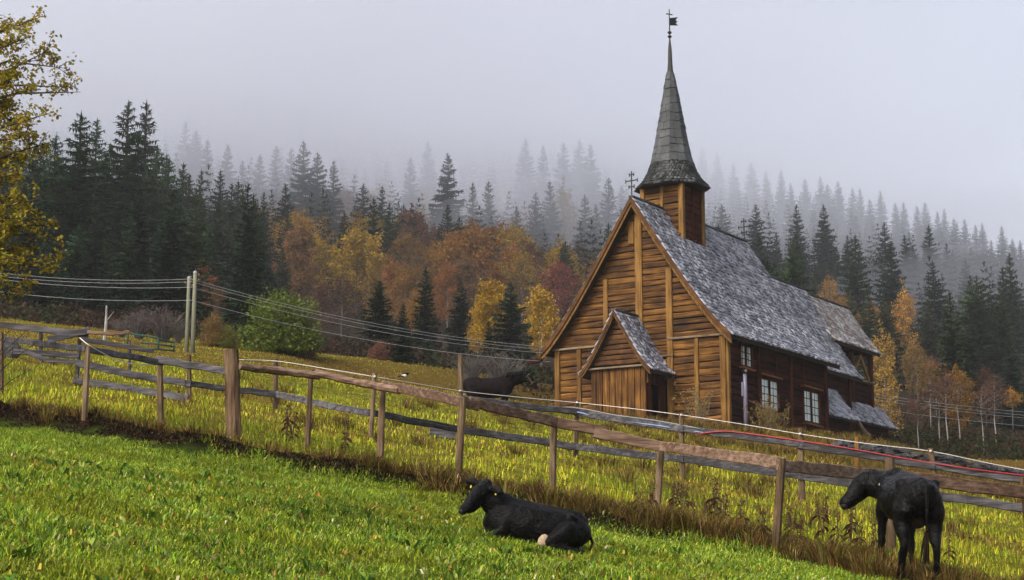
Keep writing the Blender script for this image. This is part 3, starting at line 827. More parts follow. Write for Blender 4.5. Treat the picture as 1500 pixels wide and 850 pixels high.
def broadleaf(seed, spread=.20, low=.22, nleaf=3200, leaf=.022, limbs=16, up=.8, bark='bark_birch', trunk_r=.012, shape=.5, droop=0.0, clump=.045):
    """unit-height broadleaf tree: trunk, ascending limbs, leaves scattered in clumps along them"""
    g = np.random.RandomState(seed); L = []; clumps = []
    wob = [(g.uniform(-.02, .02), g.uniform(-.02, .02)) for _ in range(6)]
    def tr(f): return np.array([np.interp(f, np.linspace(0, 1, 6), [w[0] for w in wob]) * f * 1.6, np.interp(f, np.linspace(0, 1, 6), [w[1] for w in wob]) * f * 1.6, f])
    for i in range(limbs):
        f = low + (.93 - low) * (i + g.uniform(0, 1)) / limbs
        az = i * 2.4 + g.uniform(-.5, .5); u = (f - low) / (1 - low)
        R_ = spread * (max(.08, math.sin(math.pi * min(1, (u * (1 - shape * .5) + .12 + .25 * shape))))) * g.uniform(.75, 1.2)
        b = tr(f * .92); o = np.array([math.cos(az), math.sin(az), 0]); pts = []
        for q in (0, .3, .6, .85, 1):
            pts.append(b + o * (R_ * q) + np.array([0, 0, R_ * up * q ** 1.3 - droop * R_ * q * q]))
        pts = [p + g.uniform(-.012, .012, 3) * (k > 0) for k, p in enumerate(pts)]
        L.append((pts, [trunk_r * .5 * (1 - f * .6), trunk_r * .32, trunk_r * .22, trunk_r * .13, trunk_r * .06]))
        for q in np.linspace(.25, 1.05, 6):
            k = min(3, int(q * 4)); p = pts[min(k, 3)] + (pts[min(k + 1, 4)] - pts[min(k, 3)]) * (q * 4 - k)
            clumps.append((p + g.uniform(-.03, .03, 3), clump * g.uniform(.6, 1.3)))
        for t_ in range(3):
            q = g.uniform(.35, .9); k = min(3, int(q * 4)); p = pts[k] + (pts[k + 1] - pts[k]) * (q * 4 - k)
            d = o + np.array([g.uniform(-1, 1), g.uniform(-1, 1), g.uniform(.2, 1.2) - droop])
            e = p + d / np.linalg.norm(d) * R_ * .45
            L.append(([p, (p + e) / 2 + g.uniform(-.006, .006, 3), e], [trunk_r * .16, trunk_r * .1, trunk_r * .05])); clumps.append((e, clump * g.uniform(.5, 1)))
    for f in np.linspace(.8, 1.0, 5): clumps.append((tr(f), clump * .6))
    C = np.array([c for c, r in clumps]); Rr = np.array([r for c, r in clumps])
    idx = g.randint(0, len(C), nleaf)
    P = C[idx] + g.normal(0, 1, (nleaf, 3)) * Rr[idx][:, None] * np.array([.75, .75, .8 + droop])
    sz = leaf * g.uniform(.6, 1.3, nleaf)
    d1 = g.normal(0, 1, (nleaf, 3)); d1 /= np.linalg.norm(d1, axis=1)[:, None]
    d2 = np.cross(d1, g.normal(0, 1, (nleaf, 3))); d2 /= np.linalg.norm(d2, axis=1)[:, None]
    T = np.stack([P - d1 * sz[:, None] * .5, P + d1 * sz[:, None] * .5 + d2 * sz[:, None] * .15, P + d2 * sz[:, None] * .9], 1)
    pts = [tuple(tr(f)) for f in (0, .2, .4, .6, .8, .97)]; pts[0] = (pts[0][0], pts[0][1], -.06)
    return (tri_mesh('crown', T, M['leaf']), trunk_mesh(pts, [trunk_r * k for k in (1.1, .95, .8, .58, .34, .1)], M[bark], 7, L))

BIRCH = [broadleaf(31, .22, .14, 7600, .024, 22, bark='bark_grey'), broadleaf(32, .19, .10, 7000, .023, 24, shape=.8), broadleaf(33, .25, .14, 7600, .024, 28, up=.7, bark='bark_grey')]
BIRCH_THIN = [broadleaf(36, .22, .16, 3400, .020, 26, bark='bark_grey'), broadleaf(37, .24, .22, 3000, .020, 26, up=.7, bark='bark_grey')]
LARCH = [broadleaf(41, .15, .06, 5200, .016, 34, up=.15, bark='bark_grey', shape=1.1, droop=.35, clump=.030), broadleaf(42, .13, .10, 4600, .016, 32, up=.2, bark='bark_grey', shape=1.1, droop=.3, clump=.030)]
TALLB = [broadleaf(51, .15, .55, 1700, .018, 14, trunk_r=.0075), broadleaf(52, .12, .62, 1400, .018, 12, trunk_r=.007), broadleaf(53, .16, .50, 900, .017, 16, trunk_r=.007)]

def shrub_mesh(seed, nleaf=2600, leaf=.055, stems=22, low=0, bark='bark_grey', wid=.55):
    g = np.random.RandomState(seed); L = []; cl = []
    for i in range(stems):
        az = g.uniform(0, 6.28); tilt = g.uniform(.05, 1.0) * wid; h = g.uniform(.6, 1.0) * (1 - .3 * tilt)
        o = np.array([math.cos(az), math.sin(az), 0]); pts = [np.array([0, 0, -.05]) + o * .05]
        for q in (.35, .7, 1): pts.append(o * tilt * q ** 1.2 + np.array([0, 0, h * q]) + g.uniform(-.04, .04, 3))
        L.append((pts, [.014, .010, .006, .002]))
        for q in range(3):
            a = pts[1] + (pts[3] - pts[1]) * g.uniform(.1, .9); e = a + np.array([g.uniform(-.22, .22), g.uniform(-.22, .22), g.uniform(.05, .25)])
            L.append(([a, e], [.005, .0015])); cl.append(e)
        cl += [pts[2], pts[3], (pts[1] + pts[2]) / 2, (pts[2] + pts[3]) / 2]
    for k in range(low):
        a = g.uniform(0, 6.28); q = g.uniform(.15, 1.0) * wid; cl.append(np.array([math.cos(a) * q, math.sin(a) * q, g.uniform(.02, .42)]))
    C = np.array(cl); idx = g.randint(0, len(C), nleaf)
    P = C[idx] + g.normal(0, .085, (nleaf, 3)); P[:, 2] = np.abs(P[:, 2])
    sz = leaf * g.uniform(.6, 1.3, nleaf); d1 = g.normal(0, 1, (nleaf, 3)); d1 /= np.linalg.norm(d1, axis=1)[:, None]
    d2 = np.cross(d1, g.normal(0, 1, (nleaf, 3))); d2 /= np.linalg.norm(d2, axis=1)[:, None]
    T = np.stack([P - d1 * sz[:, None] * .5, P + d1 * sz[:, None] * .5, P + d2 * sz[:, None] * .9], 1)
    mb = MB()
    for p, r in L: mb.tube(p, r, 4, caps=False)
    sm = mb.mesh('stems', True); sm.materials.append(M[bark])
    return (tri_mesh('foliage', T, M['leaf']), sm)
SHRUB = [shrub_mesh(61, 12000, .045, 40, 260, wid=.66), shrub_mesh(62, 8000, .045, 34, 200)]
BARE = [shrub_mesh(63, 500, .03, 46), shrub_mesh(64, 350, .03, 52, wid=.7)]

def plant(kind, pair, x, y, H, label, cat, group, color, wide=1.0, single=False, parts=('crown', 'trunk')):
    z = gz(x, y)
    rz = R.uniform(0, 6.28)
    if single:                                                        # far away: foliage is the thing, the trunk its one part
        o = bpy.data.objects.new(kind, pair[0]); COL.objects.link(o)
        o.location = (x, y, z); o.rotation_euler = (0, 0, rz); o.scale = (H * wide, H * wide, H); o.color = (*color, 1)
        tag(o, label, cat, group)
        t = bpy.data.objects.new(parts[1], pair[1]); COL.objects.link(t); t.parent = o
        return o
    o = empty(kind, (x, y, z), rz, label, cat, group)
    o.scale = (H * wide, H * wide, H)
    for nm, me in zip(parts, pair):
        c = bpy.data.objects.new(nm, me); COL.objects.link(c); c.parent = o; c.color = (*color, 1)
    return o

_YT = np.concatenate([np.arange(84, 260, .5), np.arange(260, 1000, 1.0)])
def by_top(px, py, hpx):
    """foot and height of a tree on the hillside whose top is seen at this spot of the photograph and which is hpx photo pixels tall"""
    d = ray(px, py + hpx); xs = d[0] / d[1] * _YT; zs = d[2] / d[1] * _YT
    k = np.nonzero(ground_h(xs, _YT) >= zs)[0]
    Y = _YT[k[0]] if len(k) else float(hill_top(d[0] / d[1]))
    x = d[0] / d[1] * Y
    t = at(px, py, Y)
    return x, Y, max(2.5, t.z - gz(x, Y))
def jit(c, a=.2):
    k = R.uniform(1 - a, 1 + a); return tuple(q * k * R.uniform(.93, 1.07) for q in c)

GREEN_D = (.015, .032, .0135); GREEN_M = (.027, .046, .015); GREEN_L = (.038, .048, .014)
YELLOW = (.27, .155, .012); ORANGE = (.21, .095, .020); RUST = (.150, .068, .028); PURPLE = (.085, .045, .03); OCHRE = (.17, .092, .02); OLIVE = (.075, .078, .014)

PLACED = []
OWN = {(176, 151): 'left one of the two tallest twin spruces topping the dark stand', (204, 150): 'right one of the two tallest twin spruces topping the dark stand',
       (106, 166): 'left of the lower pair of spruce tops beside the yellow-leaved tree', (131, 176): 'right of the lower pair of spruce tops beside the yellow-leaved tree',
       (655, 226): 'tallest spruce of the middle slope, dark against the cloud above the rust birches', (785, 282): 'left of the dark spruces just left of the gable cross', (806, 266): 'taller dark spruce left of the gable cross, above the golden birch'}
def spot(x, y): PLACED.append((x, y))
# conifers whose tops can be read off the skyline and the slope: (px, py, height)
LEFT = [(38, 215, 15), (70, 200, 15), (106, 166, 17), (131, 176, 17), (152, 212, 14), (176, 151, 17), (204, 150, 17), (222, 215, 15), (240, 232, 14), (262, 240, 14), (20, 262, 13), (85, 250, 12), (118, 262, 12), (190, 262, 12), (160, 285, 11), (225, 290, 11), (55, 300, 10), (265, 305, 10)]
for i, (px, py, H) in enumerate(LEFT):
    x, y, H = by_top(px, py, R.uniform(425, 455) - py); spot(x, y)
    plant('spruce_tree', SPR[i % 6] if i < 10 else BUSHY[i % 3], x, y, H, OWN.get((px, py)) or 'very dark tall conifer in the dense stand beyond the field behind the yellow-leaved tree', 'tree', 'dark conifers behind the old grey fence', jit((.028, .058, .021), .35), R.uniform(1.3, 1.7))
for i, (px, py, H, w) in enumerate([(110, 330, 8.5, 1.2), (190, 318, 9, 1.25), (240, 340, 8.5, 1.2), (300, 330, 8, 1.1), (60, 352, 8, 1.25), (150, 352, 7.5, 1.2), (285, 372, 6.5, 1.0)]):
    x, y, H = by_top(px, py, R.uniform(462, 475) - py); spot(x, y)
    plant('pine_tree', BUSHY[i % 3], x, y, H, 'broad bushy dark green pine low in front of the tall conifer stand', 'tree', 'bushy pines in front of the conifer stand', jit((.030, .064, .022), .2), w)
MID = [(300, 205, 15), (318, 250, 13), (330, 212, 15), (352, 236, 14), (378, 226, 14), (402, 214, 15), (424, 218, 15), (441, 208, 15), (462, 224, 14), (486, 236, 13), (530, 270, 12), (558, 273, 12), (600, 232, 14), (626, 208, 15), (655, 226, 14), (692, 268, 12), (715, 266, 12), (655, 300, 11), (672, 318, 10), (757, 303, 11), (785, 282, 12), (806, 266, 12), (826, 280, 12), (770, 204, 15), (796, 214, 15), (826, 210, 15), (850, 204, 15), (866, 212, 15), (858, 286, 12), (874, 300, 11), (893, 262, 13), (912, 272, 12), (283, 192, 15), (268, 178, 15), (345, 265, 12), (415, 270, 12), (590, 300, 10), (725, 345, 9)]
CLEAR_ = {441, 462, 486, 530, 558, 655, 672, 692, 715, 757, 785, 806, 858, 874, 318, 345, 415, 893, 590, 725}
for i, (px, py, H) in enumerate(MID):
    x, y, H = by_top(px, py, H * (12.5 if px in CLEAR_ and py > 205 else 8.5)); spot(x, y)
    plant('spruce_tree', SPR[(i * 5) % 6], x, y, H, OWN.get((px, py)) or 'spruce rising into the low cloud above the autumn birches on the slope', 'tree', 'spruces standing in the cloud above the birches', jit(GREEN_D, .25), R.uniform(1.0, 1.4))
RIGHT = [(1030, 218, 13), (1052, 224, 13), (1076, 240, 13), (1102, 238, 13), (1124, 250, 12), (1146, 250, 13), (1160, 268, 12), (1181, 262, 12), (1204, 259, 13), (1214, 270, 12), (1230, 266, 13), (1251, 276, 12), (1262, 276, 12), (1276, 292, 11), (1292, 280, 12), (1314, 297, 12), (1326, 296, 12), (1346, 302, 12), (1358, 297, 12), (1376, 310, 12), (1386, 306, 12), (1400, 320, 11), (1416, 321, 12), (1432, 330, 11), (1442, 327, 12), (1455, 352, 11), (1471, 331, 13), (1486, 350, 11), (1498, 352, 12), (1170, 300, 11), (1110, 300, 11), (1060, 300, 11), (1140, 340, 10), (1215, 330, 11), (1245, 345, 10), (1300, 326, 11), (1330, 345, 11), (1366, 330, 12), (1392, 357, 11), (1345, 372, 10), (1420, 380, 11), (1450, 390, 10), (1485, 392, 11), (1262, 372, 10), (1180, 370, 9), (1210, 300, 11)]
for i, (px, py, H) in enumerate(RIGHT):
    x, y, H = by_top(px, py, H * (5.8 if i < 29 else 11)); spot(x, y)
    plant('spruce_tree', SPR[(i * 7 + 1) % 6], x, y, H, 'spruce on the misty ridge slope beyond the roofs of the church', 'tree', 'spruces on the ridge beyond the church', jit(GREEN_D, .25), R.uniform(1.0, 1.45))
for i, (px, py, H, lab, c) in enumerate([
    (365, 335, 7.5, 'olive green young spruce right of the rust tree by the twin poles', OLIVE), (412, 362, 6.5, 'small dark spruce right of the olive green young spruce', GREEN_M),
    (555, 412, 7, 'dark young spruce low on the slope above the reddish bush', GREEN_D), (622, 392, 8.5, 'dark bushy spruce below the orange birches, with the wires crossing in front', GREEN_D),
    (674, 410, 7, 'dark spruce between the bushy spruce and the yellow birch', GREEN_D), (748, 414, 8, 'dark narrow spruce between two yellow birches near the church gable', GREEN_D),
    (590, 445, 5.5, 'small dark spruce left of the bushy spruce, low by the field', GREEN_D), (715, 470, 5, 'low green spruce under the yellow birch by the horse', GREEN_D), (772, 500, 4.2, 'low green spruce beside the left eave of the church', GREEN_M),
    (1400, 428, 12, 'big broad spruce above the bare white birch trunks', GREEN_M), (1440, 405, 12, 'tall mid green spruce right of the big broad spruce', GREEN_M), (1474, 425, 11, 'tall spruce above the little yellow birch at the edge', GREEN_M),
    (1276, 430, 8, 'slim spruce between the turret roof and the golden larch', GREEN_M), (1300, 440, 8, 'olive spruce close behind the east turret roof', GREEN_L), (1365, 440, 9, 'olive tinged spruce right of the tall golden larch', GREEN_L),
    (1196, 400, 7, 'dark green spruce behind the chancel ridge', GREEN_M), (1250, 425, 8, 'green spruce just above the turret ridge', GREEN_M), (1160, 385, 7, 'spruce showing over the dip between nave and chancel roofs', GREEN_M), (1420, 490, 8, 'dark spruce right above the round ochre birch', GREEN_D), (1485, 500, 8, 'dark spruce at the forest foot beside the little yellow birch', GREEN_D)]):
    x, y, H = by_top(px, py, H * 16); spot(x, y)
    plant('spruce_tree', (SPR + BUSHY)[(i * 3) % 8], x, y, H, lab, 'tree', 'spruces at the foot of the forest', jit(c, .15), 1.25)

AUT = [  # px, py, height, mesh, width, label, colour
    (436, 326, 9.5, BIRCH[0], 1.15, 'rust brown birch right of the olive young spruce', (.20, .095, .035)), (522, 330, 9.5, BIRCH[2], 1.25, 'big yellow-topped birch in the middle of the slope', (.30, .19, .02)),
    (470, 410, 7, BIRCH_THIN[0], 1.2, 'thin brown half-bare birch below the rust brown birch', PURPLE), (603, 305, 9, BIRCH[1], 1.3, 'faded rust birch high up in the edge of the cloud', RUST), (572, 380, 7, BIRCH[0], 1.0, 'orange birch right of the big yellow-topped birch', ORANGE),
    (594, 385, 7.5, BIRCH[1], 1.1, 'bright orange birch above the dark bushy spruce', ORANGE), (632, 358, 7.5, BIRCH[0], 1.1, 'orange-brown birch above and right of the bright orange birch', (.26, .12, .025)), (682, 372, 8, BIRCH[2], 1.1, 'red-brown round birch above the yellow birches', RUST),
    (655, 385, 7, BIRCH[1], 1.0, 'rust orange birch left of the red-brown round birch', (.24, .09, .02)), (720, 408, 9, BIRCH[1], 1.2, 'yellow birch with a pale trunk left of the narrow dark spruce', YELLOW), (793, 419, 8.5, BIRCH[1], 1.25, 'bright yellow birch nearest the church gable', (.40, .23, .02)),
    (752, 358, 8, BIRCH[0], 1.1, 'orange birch above the narrow dark spruce', (.28, .12, .02)), (820, 380, 8, BIRCH[2], 1.0, 'deep red birch left of the gable roof', (.19, .055, .03)), (846, 350, 7.5, BIRCH_THIN[1], 1.1, 'purplish half-bare birch close to the gable edge', PURPLE),
    (825, 262, 10, LARCH[0], 1.2, 'pale golden larch fading in the cloud left of the gable cross', (.26, .17, .03)), (548, 395, 7, BIRCH[1], 1.0, 'ochre birch below the big yellow-topped birch', OCHRE), (700, 335, 8, BIRCH[0], 1.1, 'dull rust birch behind the red-brown round birch', RUST),
    (640, 330, 8, BIRCH_THIN[0], 1.2, 'faint brown birch in the mist above the orange birches', PURPLE), (500, 400, 7.5, BIRCH_THIN[1], 1.3, 'brown bare-limbed birch under the big yellow-topped birch', PURPLE), (776, 372, 7.5, BIRCH_THIN[0], 1.2, 'brown thin birch between the orange birch and the deep red birch', RUST),
    (615, 425, 6, BIRCH[0], 1.0, 'low orange birch just behind the dark bushy spruce', ORANGE), (700, 450, 5.5, BIRCH[1], 1.0, 'small golden birch left of the pale-trunked yellow birch', (.32, .18, .02)), (840, 410, 6, BIRCH[0], .9, 'small red birch half hidden by the gable edge', RUST), (540, 350, 8, BIRCH[0], .9, 'orange-tinged birch touching the big yellow-topped one', (.30, .15, .02)), (760, 470, 5, BIRCH_THIN[0], 1.2, 'low bare brown birch behind the horse', PURPLE),
    (1220, 398, 8.5, LARCH[1], 1.15, 'golden larch standing right above the chancel roof', (.30, .16, .03)), (1328, 414, 11, LARCH[0], 1.0, 'tallest golden larch right of the turret roof', (.36, .20, .03)), (1301, 474, 12.2, LARCH[1], .95, 'pale yellow feathery birch beside the turret gallery', (.32, .20, .045)),
    (1345, 500, 7, BIRCH_THIN[0], 1.1, 'ochre half-bare birch below the tallest golden larch', OCHRE), (1372, 522, 6.5, TALLB[0], 1.2, 'reddish birch on tall thin pale trunk below the big spruce', (.16, .06, .045)), (1407, 538, 7.5, BIRCH[0], 1.1, 'round ochre birch above the white trunks', OCHRE), (1484, 566, 4.6, TALLB[0], 1.3, 'little yellow birch on a thin white trunk at the forest edge', (.38, .22, .03)),
    (1445, 535, 6.5, BIRCH_THIN[1], 1.2, 'purplish bare birch right of the round ochre birch', PURPLE), (1240, 430, 7, BIRCH_THIN[0], 1.1, 'brown thin birch just over the turret ridge', OCHRE), (1282, 445, 6.5, BIRCH[0], 1.0, 'orange-brown birch peeping over the turret roof slope', (.24, .11, .03)),
    (290, 383, 6.5, BIRCH[1], 1.25, 'rust leaved birch standing right behind the twin utility poles', (.24, .085, .035)), (352, 425, 4.6, BIRCH_THIN[0], 1.4, 'reddish bare birch behind the green round bush', (.20, .08, .04)), (318, 420, 4.6, BIRCH_THIN[1], 1.2, 'thin brown birch between the poles and the green round bush', RUST)]
for px, py, H, pr, w, lab, c in AUT:
    x, y, H = by_top(px, py, H * 14); spot(x, y)
    plant('larch_tree' if 'larch' in lab else 'birch_tree', pr, x, y, H, lab, 'tree', 'autumn trees on the slope', jit(c, .08), w * .86)
for i, px in enumerate((1347, 1364, 1378, 1389, 1406, 1441, 1459)):
    x, y, H = by_top(px + R.uniform(-3, 3), R.uniform(515, 575), R.uniform(92, 125)); spot(x, y)
    plant('birch_tree', TALLB[i % 3], x, y, H, 'slender nearly bare birch with a chalk white trunk at the foot of the forest', 'tree', 'white-trunked birches at the forest foot', [(.10, .05, .035), (.14, .08, .02), (.09, .045, .025)][i % 3], 1.15)

# the rest of the forest between them
def photo_px(x, y, z):
    f = y * CT + z * ST; v = -y * ST + z * CT
    return 750 + F_PX * x / f, 425 - F_PX * v / f
def sil(px): return np.interp(px, [0, 90, 180, 230, 300, 1000, 1040, 1200, 1300, 1400, 1500], [190, 170, 150, 190, 120, 120, 226, 266, 286, 318, 345])
rest, n_s, n_b = [], 0, 0
g = np.random.RandomState(5)
tries = 0
while tries < 60000 and len(rest) < 2300:
    tries += 1
    y = 100 + 760 * g.rand() ** 1.25; r = g.uniform(-.33, .33); x = r * y
    if y > hill_top(r) + 15: continue
    dmin = 2.9 + y * .006
    if any(abs(a - x) < dmin and abs(b - y) < dmin * 1.6 for a, b in PLACED): continue
    H = g.uniform(11, 18) * (.6 if y < 150 else .8 if y < 220 else 1)
    z = gz(x, y); px, py = photo_px(x, y, z + H)
    if py < sil(px) + 4: continue
    if y < 140 and 470 < px < 960: continue
    mid_ = 380 < px < 930
    if mid_ and y < 235: continue
    if px > 1170 and y < 250: continue
    aut = 380 < px < 900 and 320 < py < 470
    if aut and g.rand() < .55 or (1180 < px and py > 470 and g.rand() < .5) or (380 < px < 900 and 250 < py <= 320 and g.rand() < .5): kind = 'b'
    elif mid_ and y < 190: continue
    else: kind = 's'
    PLACED.append((x, y)); rest.append((x, y, H, kind, px, py))
rest.sort(key=lambda t: t[1])
far = []
for x, y, H, k, px, py in rest:
    zone = 'left' if px < 300 else 'middle' if px < 950 else 'right'
    if k == 'b':
        if n_b < 150:
            n_b += 1
            c = [RUST, (.27, .125, .02), (.29, .17, .018), OCHRE, (.25, .15, .016), (.21, .09, .018)][n_b % 6]
            plant('birch_tree', (BIRCH + BIRCH_THIN)[n_b % 5], x, y, H * .78, 'rust coloured birch among many on the %s part of the slope' % {'left': 'dark conifer', 'middle': 'middle', 'right': 'church side'}[zone], 'tree', 'rust coloured birches on the %s slope' % zone, jit(c, .2), 1.15, single=y > 230)
    elif n_s < 172:
        n_s += 1
        lab = {'left': 'dark spruce inside the crowded conifer stand beyond the old grey fence', 'middle': 'spruce half faded by the low cloud on the middle slope', 'right': 'dark green spruce on the slope seen past the church roofs'}[zone]
        plant('spruce_tree', SPR[n_s % 6], x, y, H, lab, 'tree', {'left': 'crowded conifers beyond the old fence', 'middle': 'spruces fading in the cloud', 'right': 'spruces past the church roofs'}[zone], jit(GREEN_D if g.rand() < .7 else GREEN_M, .25), R.uniform(.95, 1.4), single=y > 230)
    else: far.append((x, y, H))
# beyond those counted: one far-off mass
def far_wood():
    src = spruce_crown(77, .19, 13, 5, .08, sprays=3)
    n = len(src.vertices); co = np.empty(n * 3, np.float32); src.vertices.foreach_get('co', co); co = co.reshape(-1, 3)
    co = np.concatenate([co]); V = []
    for x, y, H in far:
        a = g.uniform(0, 6.28); c, s = math.cos(a), math.sin(a); w = H * g.uniform(.95, 1.2)
        V.append(np.stack([(co[:, 0] * c - co[:, 1] * s) * w + x, (co[:, 0] * s + co[:, 1] * c) * w + y, co[:, 2] * H + gz(x, y) - .2], 1))
    if not V: return
    V = np.concatenate(V); bpy.data.meshes.remove(src)
    o = link('distant_spruce_wood', np_mesh('distant_spruce_wood', V, np.arange(len(V)).reshape(-1, 3)), M['needle']); o.color = (.010, .020, .009, 1)
    tag(o, 'far spruce wood fading into the cloud along the ridge', 'wood', kind='stuff')
far_wood()
print('FOREST', len(rest), n_s, n_b, len(far))

# shrubs at the far edge of the field
for px, py, H, pr, w, lab, c, nm in [
    (412, 432, None, SHRUB[0], 1.0, 'rounded bright green leafy bush right of the twin utility poles', (.085, .112, .014), 'green_bush'), (335, 478, None, SHRUB[1], .95, 'olive green bush between the poles and the round bright green bush', (.13, .13, .022), 'olive_bush'),
    (555, 512, None, SHRUB[1], .9, 'small reddish brown bush at the edge of the field below the dark spruces', (.14, .06, .04), 'reddish_bush'),
    (205, 448, None, BARE[0], 1.2, 'purplish bare twiggy shrub behind the green metal gate', (.10, .05, .045), 'bare_shrub'), (240, 440, None, BARE[1], 1.2, 'tall bare twiggy shrub just left of the twin poles', (.11, .05, .04), 'bare_shrub'),
    (262, 470, None, BARE[0], 1.0, 'brownish bare shrub at the foot of the twin poles', (.14, .07, .03), 'bare_shrub'), (312, 462, None, SHRUB[0], .6, 'rust brown leafy shrub just right of the twin poles', (.16, .10, .03), 'rust_shrub'), (452, 490, None, SHRUB[1], .7, 'low brown shrub right of the round bright green bush', (.12, .075, .03), 'brown_shrub'),
    (690, 508, None, BARE[1], 1.2, 'grey bare shrub behind the back of the horse', (.10, .06, .05), 'bare_shrub'), (735, 505, None, BARE[0], 1.2, 'grey bare shrub behind the head of the horse', (.09, .06, .05), 'bare_shrub'), (180, 460, None, BARE[1], 1.0, 'dark bare shrub under the conifers left of the green gate', (.08, .045, .04), 'bare_shrub')]:
    base = {412: 532, 335: 520, 555: 556, 205: 497, 240: 505, 262: 512, 312: 515, 452: 530, 690: 570, 735: 572, 180: 490}[px]
    Y = 74.0 if px < 500 else 82.0
    t = at(px, py, Y); gx = gz(t.x, Y)
    plant(nm, pr, t.x, Y, max(.9, t.z - gx), lab, 'bush', None, c, w, parts=('foliage', 'stems'))
def bed(n, y0, y1, r0, r1, cols, hgt, seed):
    gg = np.random.RandomState(seed); y = gg.uniform(y0, y1, n); x = gg.uniform(r0, r1, n) * y
    z = ground_h(x, y) + hgt * gg.rand(n) ** 1.5 * (.4 + fbm(x / 2.5, y / 2.5, 33))
    P = np.stack([x, y, z], 1); sz = gg.uniform(.10, .28, n)
    d1 = gg.normal(0, 1, (n, 3)); d1 /= np.linalg.norm(d1, axis=1)[:, None]; d2 = gg.normal(0, 1, (n, 3)); d2 /= np.linalg.norm(d2, axis=1)[:, None]
    T = np.stack([P - d1 * sz[:, None] * .4, P + d1 * sz[:, None] * .4, P + d2 * sz[:, None]], 1).reshape(-1, 3)
    ci = (fbm(x / 4, y / 4, 41) * 5.99 * .9).astype(int) % len(cols); c = np.array(cols)[ci] * gg.uniform(.6, 1.3, (n, 1))
    o = link('undergrowth', np_mesh('undergrowth', T, np.arange(len(T)).reshape(-1, 3), np.repeat(c, 3, 0)), M['blade']); tag(o, 'low brown and olive undergrowth along the forest foot', 'undergrowth', kind='stuff')
bed(42000, 84, 112, -.31, .31, [(.016, .011, .005), (.04, .024, .009), (.02, .024, .007), (.035, .016, .010), (.014, .022, .007)], 1.0, 8)
# ------------------------------------------------------------------ fences
def rough_post(px_t, py_t, base, wpx, mat, label=None, par=None, name='post', n=7, deep=.35, flat_top=True):
    """split-wood post: irregular section, slightly tapered, from its foot to where its top shows"""
    top = at(px_t, py_t, base.y); w = wpx * (.86 if wpx < 20 else .95) * base.y / F_PX / 2
    mb = MB(); ax = [base - Vector((0, 0, deep)), base, base.lerp(top, .35), base.lerp(top, .7), top]
    mb.tube(ax, [w * 1.08, w * 1.06, w * 1.0, w * .96, w * .92], n, .10)
    o = part(name, mb, mat, par)
    if label: o['label'] = label
    return o
def rail_px(pts, yf, hgt, thk, mat, par, label=None, off=.0, name='rail', seg=5, round_=False):
    """rail through photo points; yf(px) gives the fence's distance there"""
    P = [at(px, py, yf(px) + off) for px, py in pts]
    mb = MB()
    if round_:
        Q = []
        for a, b in zip(P[:-1], P[1:]):
            for k in range(seg): Q.append(a.lerp(b, k / seg) + Vector((0, 0, R.uniform(-.008, .008))))
        Q.append(P[-1]); mb.tube(Q, [hgt / 2 * R.uniform(.9, 1.1) for _ in Q], 8, .05)
    else:
        rings = []
        for i in range(len(P)):
            d = (P[min(i + 1, len(P) - 1)] - P[max(i - 1, 0)]).normalized(); sd = d.cross(Vector((0, 0, 1))).normalized(); u = sd.cross(d)
            h, t = hgt / 2 * R.uniform(.88, 1.1), thk / 2; b = min(t, h) * .35
            rings.append([P[i] + sd * x + u * z for x, z in ((-t + b, -h), (t - b, -h), (t, -h + b), (t, h - b), (t - b, h), (-t + b, h), (-t, h - b), (-t, -h + b))])
        fine = [rings[0]]
        for a, b_ in zip(rings[:-1], rings[1:]):
            for k in range(1, seg + 1):
                j = R.uniform(-.013, .013) if k < seg else 0
                fine.append([p.lerp(q, k / seg) + Vector((0, 0, j)) for p, q in zip(a, b_)])
        mb.quadstrip(fine)
    o = part(name, mb, mat, par)
    if label: o['label'] = label
    return o
def base_hit(px, py):
    p = hit(px, py, ground_h); return p

fence_n = empty('post_and_rail_fence', hit(675, 705), 0, 'near wooden fence with long brown top rail on round posts, beside the cows', 'fence')
def local(par):
    """children of fences are built in world coordinates"""
    par_m = Matrix.Translation(par.location).inverted()
    return par_m
NEAR = [(2, 487, 2, 578, 9), (129, 505, 124, 616, 11), (234, 522, 236, 634, 11), (338, 513, 343, 650, 25), (456, 543, 450, 656, 10), (561, 562, 557, 676, 12), (678, 583, 671, 706, 13), (812, 613, 808, 738, 13), (969, 650, 962, 754, 13), (1145, 672, 1136, 805, 15), (1303, 672, 1306, 812, 17), (1500, 700, 1512, 836, 16)]
nb = [base_hit(b, c) for a, t, b, c, w in NEAR]
for p in nb: p.y = p.y
for (a, t, b, c, w), p in zip(NEAR, nb):
    rough_post(a, t, p, w, M['gatepost'] if w > 20 else M['post'], 'stout weathered gatepost with split top' if w > 20 else None, None, n=9 if w > 20 else 7)
def mkY(bs, pts):
    xs = [p[2] for p in pts]; ys = [q.y for q in bs]
    return lambda px: float(np.interp(px, xs, ys))
YN = mkY(nb, NEAR)
rail_px([(8, 497), (70, 505), (128, 511)], YN, .11, .06, M['rail_old'], None, None, -.09)
rail_px([(122, 510), (180, 521), (238, 531)], YN, .11, .06, M['rail_old'], None, None, -.10)
rail_px([(228, 527), (285, 536), (333, 545)], YN, .12, .06, M['rail_old'], None, None, -.09)
rail_px([(350, 537), (410, 544), (468, 551)], YN, .14, .13, M['rail_new'], None, 'reddish brown round rail beside the stout post', -.12, round_=True)
rail_px([(462, 546), (520, 560), (585, 572)], YN, .13, .12, M['rail_new'], None, None, -.13, round_=True)
rail_px([(560, 564), (600, 572), (680, 590), (700, 595)], YN, .15, .07, M['rail_new'], None, None, -.11)
rail_px([(688, 589), (750, 604), (815, 619), (890, 634)], YN, .17, .06, M['rail_new'], None, None, -.10)
